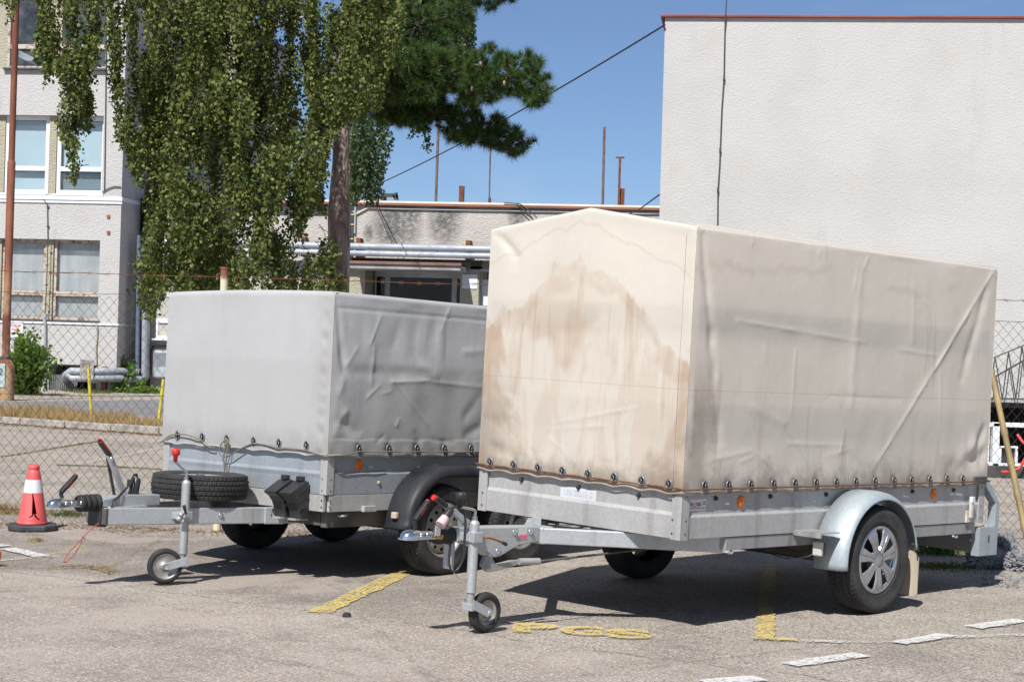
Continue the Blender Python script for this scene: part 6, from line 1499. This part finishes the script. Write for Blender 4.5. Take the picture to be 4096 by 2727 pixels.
B().lathe([(0, .008), (.014, .007), (.017, 0)], (1.0, .001, .275), 'y', 12).build('pivot', CHROME, lev)
# upright plug and coiled lead
b = B(); b.tube([(.835, .0, .035), (.836, .0, .06), (.828, .0, .10), (.815, 0, .145), (.812, 0, .165)], [.024, .031, .030, .026, .018], 16); b.lathe([(.031, 0), (.033, .002), (.033, .010), (.031, .012)], (.834, 0, .07), 'z', 16); pg = b.build('connector_plug', BPLAST, tb_)
B().box((.85, -.015, .115), (.875, .015, .155)).build('plug_lid', BPLAST, pg, .006)
b = B(); b.tube(smooth_path([(.812, 0, .16), (.815, 0, .185), (.84, .0, .175), (.88, .02, .13), (.93, .03, .09), (.98, .05, .06), (1.03, .065, .03), (1.05, .075, -.02), (1.075, .08, -.06), (1.08, .075, -.10)]), .0055, 8)
b.tube(smooth_path([(.815, 0, .17), (.835, 0, .185), (.87, .03, .14), (.92, .04, .10), (.97, .06, .065), (1.02, .07, .035), (1.045, .08, -.03)]), .004, 6); b.build('electric_cable', BPLAST, tb_)
b = B(); b.tube(smooth_path([(1.07, .05, -.075), (1.13, .03, -.115), (1.20, .02, -.18), (1.27, .0, -.26), (1.30, 0, -.305), (1.285, 0, -.31), (1.23, 0, -.27), (1.19, 0, -.21), (1.185, 0, -.185)]), .0028, 6); b.build('breakaway_cable', simple('red_wire', (.35, .05, .03), None, rough=.5), tb_)
B().tube([(1.19, .01, -.172), (1.17, .01, -.185)], .006, 6).build('snap_hook', CHROME, tb_)
# jockey wheel on near leg
jockey(tb_, OB, .638, .245, .150, -.045, -.27, -.345,   .105, .05, radians(155), REDPL, .09, 1, .125)
b = B()
for (dx, dz) in ((.03, 0), (.045, -.025), (.02, -.04), (.01, -.015)): b.lathe([(0, .02), (.012, .018), (.016, .004), (.016, 0)], (.66+dx, .27, -.035+dz), 'y', 12)
cw = b.build('clamp_wheel', GALV, tb_)
B().tube([(.675, .30, -.03), (.70, .31, .02)], [.007, .011], 8).build('clamp_lever', BPLAST, cw)
# spare wheel lying on the drawbar
sp = make_wheel(tb_, (0, 0, 0), .298, .155, .178, 'steel'); 
spc = TB.hit('z', .165, 'z5', 1577, 615)
sp.rotation_euler = (pi/2, 0, 0); sp.location = (.345, .02, .075+.0775+ZBt-.04); sp['label'] = 'spare wheel lying flat on the drawbar'
# wheel chocks
for yy in (.40, .535):
    side = [(.015, .175), (.045, .175), (.168, .105), (.162, .098), (.125, .075), (.098, .045), (.080, .01), (.072, -.02), (.070, -.05), (.015, -.05)]
    b = B(); b.prism(side, 'y', yy, yy+.105); ck = b.build('wheel_chock', BPLAST, tb_, .004)
    B().box((.02, yy+.03, .175), (.06, yy+.075, .205)).build('chock_grip', BPLAST, ck, .006)
    for k in range(3):
        B().bar((.02, yy+.107, .15-.06*k), (.10, yy+.107, .10-.05*k), .004, .006, (0, 1, 0)).build('rib', BPLAST, ck)
    B().box((.0, yy+.02, -.06), (.10, yy+.09, -.05)).build('chock_holder', GALV, ck)
# axles and wheels
for cx in (-.90, -1.66):
    gz = off_ground(tb_, cx, .86); w1 = make_wheel(tb_, (cx, .865, gz+.287), .29, .165, .170, 'steel')
    gz = off_ground(tb_, cx, -.80); w2 = copy_tree(w1, tb_, (cx, -.865, gz+.287), (0, 0, pi))
    B().tube([(cx, -.78, -.13), (cx, .78, -.13)], .03, 10).build('axle', STEELDK, tb_)
# tandem fender
def tandem(T, off):
    out = []; R_ = .385; c1, c2, cz = -.905, -1.655, -.128+.02
    for k in range(15): a = radians(-2+92*k/14); out.append((c1+R_*cos(a), cz+R_*sin(a)*1.0))
    out[0] = (c1+.405, -.105)
    for k in range(15): a = radians(90+92*k/14); out.append((c2+R_*cos(a), cz+R_*sin(a)))
    sec = [(.775, 0), (.90, .001), (.945, -.006), (.965, -.020), (.972, -.045), (.972, -.065), (.966, -.066)]
    vs = []; n_ = len(out)
    for k, (x_, z) in enumerate(out):
        cxk = min(max(x_, c2), c1); d = Vector((x_-cxk, 0, z-cz)); d = d.normalized() if d.length > .05 else Vector((0, 0, 1))
        for (y, dr) in sec: vs.append((x_+d.x*dr, y, z+d.z*dr))
    m_ = len(sec); b = MB(off); b.add(vs, [(k*m_+j, k*m_+j+1, (k+1)*m_+j+1, (k+1)*m_+j) for k in range(n_-1) for j in range(m_-1)], True)
    return b.build('fender', FENDPL, T, thick=.004)
f1 = tandem(tb_, OB); f2 = tandem(tb_, OB); f2.scale = (1, -1, 1)
b = B(); b.box((-.525, .84, -.045), (-.498, .885, -.005)); mk = b.build('marker_lamp', simple('tan_lens', (.52, .42, .30), (.4, .36, .3), 30, .25), tb_, .006)
B().lathe([(0, .008), (.010, .007), (.012, 0)], (-.445, W3+.002, .172), 'y', 10).build('fender_bolt', simple('brass_screw', (.42, .36, .2), None, rough=.5), tb_)
B().box((-.41, W3+.004, -.005), (-.30, W3+.03, .032)).build('lashing_bracket', GALV_PANEL, tb_, .004)
B().tube([(-.20, W3-.02, -.025), (-.14, W3+.0, -.028), (-.14, W3-.03, -.028)], .007, 8).build('lashing_hook', GALV, tb_)
b = B(); b.lathe([(0, .010), (.030, .009), (.034, .004), (.034, 0)], (-.278, W3-.012, .282), 'y', 28); b.build('side_reflector', ORANGE, tb_)
B().tube(smooth_path([(-.07, W3+.002, .25), (-.13, W3+.008, .238), (-.3, W3+.006, .243), (-.40, W3+.008, .246), (-.5, W3+.004, .248)]), .003, 6).build('side_wire', SLATEM, tb_)
# ---- grey cover
TARPB = mat_tarp('grey_tarpaulin', (.66, .665, .665), False, .42)
HB, HMB = 1.322, .338
bs_segs = []
for a, b, amp, wd in (((1260, 100), (1330, 620), -.03, .022), ((1330, 620), (1290, 760), .012, .02), ((1380, 290), (1660, 670), .010, .012), ((1660, 670), (1900, 970), .010, .012), ((1650, 680), (1900, 670), .012, .013), ((1900, 675), (2280, 715), .010, .014), ((1580, 230), (1500, 420), .014, .014), ((1530, 420), (1515, 690), .016, .016), ((1420, 440), (1340, 580), .010, .014), ((1480, 790), (1570, 700), .010, .012), ((2050, 170), (1990, 330), .016, .016), ((1880, 140), (1700, 170), .005, .02), ((1340, 600), (1850, 630), -.012, .03), ((1850, 560), (1960, 640), .02, .03), ((2280, 470), (2150, 470), .012, .02), ((1700, 300), (1660, 450), -.010, .03), ((1820, 280), (1800, 500), -.012, .035), ((1950, 270), (1900, 480), -.012, .035),
  ((1300, 930), (1420, 1030), -.024, .03), ((1340, 880), (1270, 1000), .02, .025), ((1230, 1050), (1320, 1020), .015, .02), ((1700, 930), (1680, 980), .012, .014), ((1810, 1020), (1850, 1090), -.014, .02), ((1930, 1080), (2080, 1090), -.012, .012), ((2150, 1060), (2260, 980), -.016, .03), ((2260, 780), (2150, 920), -.012, .03), ((1550, 1090), (1600, 1040), -.010, .015), ((1650, 740), (1580, 760), .008, .01)):
    p = TB.hit('y', .79, 'c4', *a); q = TB.hit('y', .79, 'c4', *b); bs_segs.append((p.x, p.z, q.x, q.z, amp, wd))
ebs = [-.244, -.506, -.761, -1.019, -1.279, -1.54, -1.80, -2.06, -2.32]; ebf = [-.627, -.377, -.136, .120, .355, .602]
def bside(sy):
    def f(i, j):
        x = .012-i*(LB+.01); zb = hemz(x, ebs, HMB, .008); zt = HB
        if j < .955:
            z = zb+(zt-.02-zb)*(j/.955); d = 0
            if sy > 0:
                for s in bs_segs: d += seg_d(x, z, s)
            d += .014*noise.noise(Vector((x*1.7, z*2.2, 22)))+.006*noise.noise(Vector((x*5, z*4, 24)))
            d += .008*math.exp(-((z-(HB-.09))/.012)**2)*-.5+(.010*max(0, noise.noise(Vector((x*9, 0, 6))))*math.exp(-((z-(HB-.25))/.13)**2))
            d += .012*math.exp(-((z-zb)/.05)**2)*noise.noise(Vector((x*8, 0, 3))); dd = min(abs(x-e) for e in ebs); d -= .010*math.exp(-(dd/.03)**2)*math.exp(-((z-.38)/.05)**2)
            if z < zb+.10: d += .003
            edge = max(0, min(1, (.012-x)/.05)); y = W3+.014+d*edge*min(1, (zt-z)/.05)
        else:
            t = (j-.955)/.045; an = t*pi/2; z = zt-.02+.028*sin(an); y = W3+.014-.028*(1-cos(an))
        return (x, sy*y, z)
    return f
def bfront(sx):
    def f(i, j):
        y = -W3-.014+i*(2*W3+.028); zb = hemz(y, ebf, HMB, .010)+.012*max(0, noise.noise(Vector((y*3, 4, 0)))); zt = HB+.012*(1-(y/.79)**2)
        if j < .955:
            z = zb+(zt-.02-zb)*(j/.955); d = .007*noise.noise(Vector((y*1.6, z*1.6, 32)))+.0025*noise.noise(Vector((y*5, z*3, 34)))+.008*math.exp(-((z-zb)/.04)**2)*noise.noise(Vector((y*8, 0, 5)))
            d += .006*math.exp(-((y-.72)/.03)**2)*noise.noise(Vector((0, z*14, 5)))*2
            edge = max(0, min(1, (y+.788)/.05, (.788-y)/.05)); xx = .014+d*edge*min(1, (zt-z)/.05)
        else:
            t = (j-.955)/.045; an = t*pi/2; z = zt-.02+.028*sin(an); xx = .014-.028*(1-cos(an))
        return ((xx, y, z) if sx > 0 else (-LB-xx, y, z))
    return f
tp_ = B(); sheet(tp_, bside(1), 300, 120); sheet(tp_, bfront(1), 150, 110); sheet(tp_, bside(-1), 50, 16); sheet(tp_, bfront(-1), 30, 16)
def broof(i, j):
    x = -.014-i*(LB-.03)+.002; y = -W3+.012+j*(2*W3-.024); z = HB+.012*(1-(y/.79)**2)+.008-.012*abs(sin(i*pi*3))*(1-(y/.77)**2)
    return (x, y, z)
sheet(tp_, broof, 50, 20); tp_.build('tarpaulin', TARPB, tb_, recalc=False)
eyelets(tb_, OB, [((x_, W3+.017, .381), 'y') for x_ in ebs]+[((.018, y_, .391), 'x') for y_ in ebf], CHROME, 1.35)
fr_ = [(.022, -.80, .335), (.024, -.76, .350), (.026, -.70, .383), (.03, -.627, .395), (.034, -.52, .400), (.03, -.43, .385), (.026, -.377, .372), (.03, -.33, .345), (.028, -.28, .332), (.024, -.24, .330)]
B().tube(smooth_path(fr_), .0042, 7).build('lacing_cord', ROPEM, tb_)
fr_ = [(.03, -.136, .385), (.036, -.165, .36), (.04, -.175, .31), (.04, -.15, .285), (.038, -.10, .283), (.034, -.04, .31), (.03, .03, .345), (.026, .10, .372), (.026, .135, .378), (.024, .20, .378), (.024, .30, .368), (.026, .355, .360), (.024, .45, .366), (.026, .60, .362), (.024, .68, .350), (.024, .77, .338), (.0, W3+.028, .340), (-.12, W3+.026, .345), (-.2, W3+.024, .358), (-.244, W3+.026, .366)]
fr_ += [q for x_ in ebs[1:6] for q in ((x_+.13, W3+.024, .362), (x_, W3+.027, .366))]
B().tube(smooth_path(fr_), .0042, 7).build('lacing_cord', ROPEM, tb_)
b = B(); b.tube(smooth_path([(.03, -.136, .39), (.045, -.11, .395), (.05, -.085, .38), (.045, -.10, .36), (.04, -.13, .37), (.045, -.12, .39), (.05, -.10, .37)]), .005, 7); b.tube(smooth_path([(.045, -.09, .38), (.05, -.085, .34), (.045, -.10, .27), (.04, -.115, .20), (.038, -.12, .165)]), .0045, 7); b.tube(smooth_path([(.045, -.095, .38), (.05, -.11, .34), (.045, -.125, .27), (.04, -.118, .20)]), .0045, 7); b.build('rope_knot', ROPEM, tb_)
for x_ in ebs[:5]:
    B().tube([(x_, W3+.026, .375), (x_-.014, W3+.026, .345), (x_-.022, W3+.024, .332)], .0032, 6).build('rope_end', SLATEM, tb_); 
hb_ = MB(OB); hb_.tube([(.018, -.785+k*.0157, bfront(1)((-.785+k*.0157+.788)/1.576, 0)[2]) for k in range(101)], .006, 6); hb_.tube([(.01-k*.026, W3+.016, hemz(.01-k*.026, ebs, HMB, .008)) for k in range(101)], .006, 6); hb_.build('hem', TARPB, tb_)
B().box((-.025, -.74, .42), (-.008, .74, .92)).build('cover_board', WD, tb_); B().box((-LB+.05, .745, .42), (-.04, .760, .92)).build('cover_board', WD, tb_)
for x_ in (-.03, -.85, -1.7, -2.55):
    b = B(); b.tube([(x_, -.745, .3), (x_, -.745, 1.30), (x_, .745, 1.30), (x_, .745, .3)], .012, 8); b.build('cover_hoop', STEELDK, tb_)
print('leaves', n1, n2, 'tufts', len(tufts))
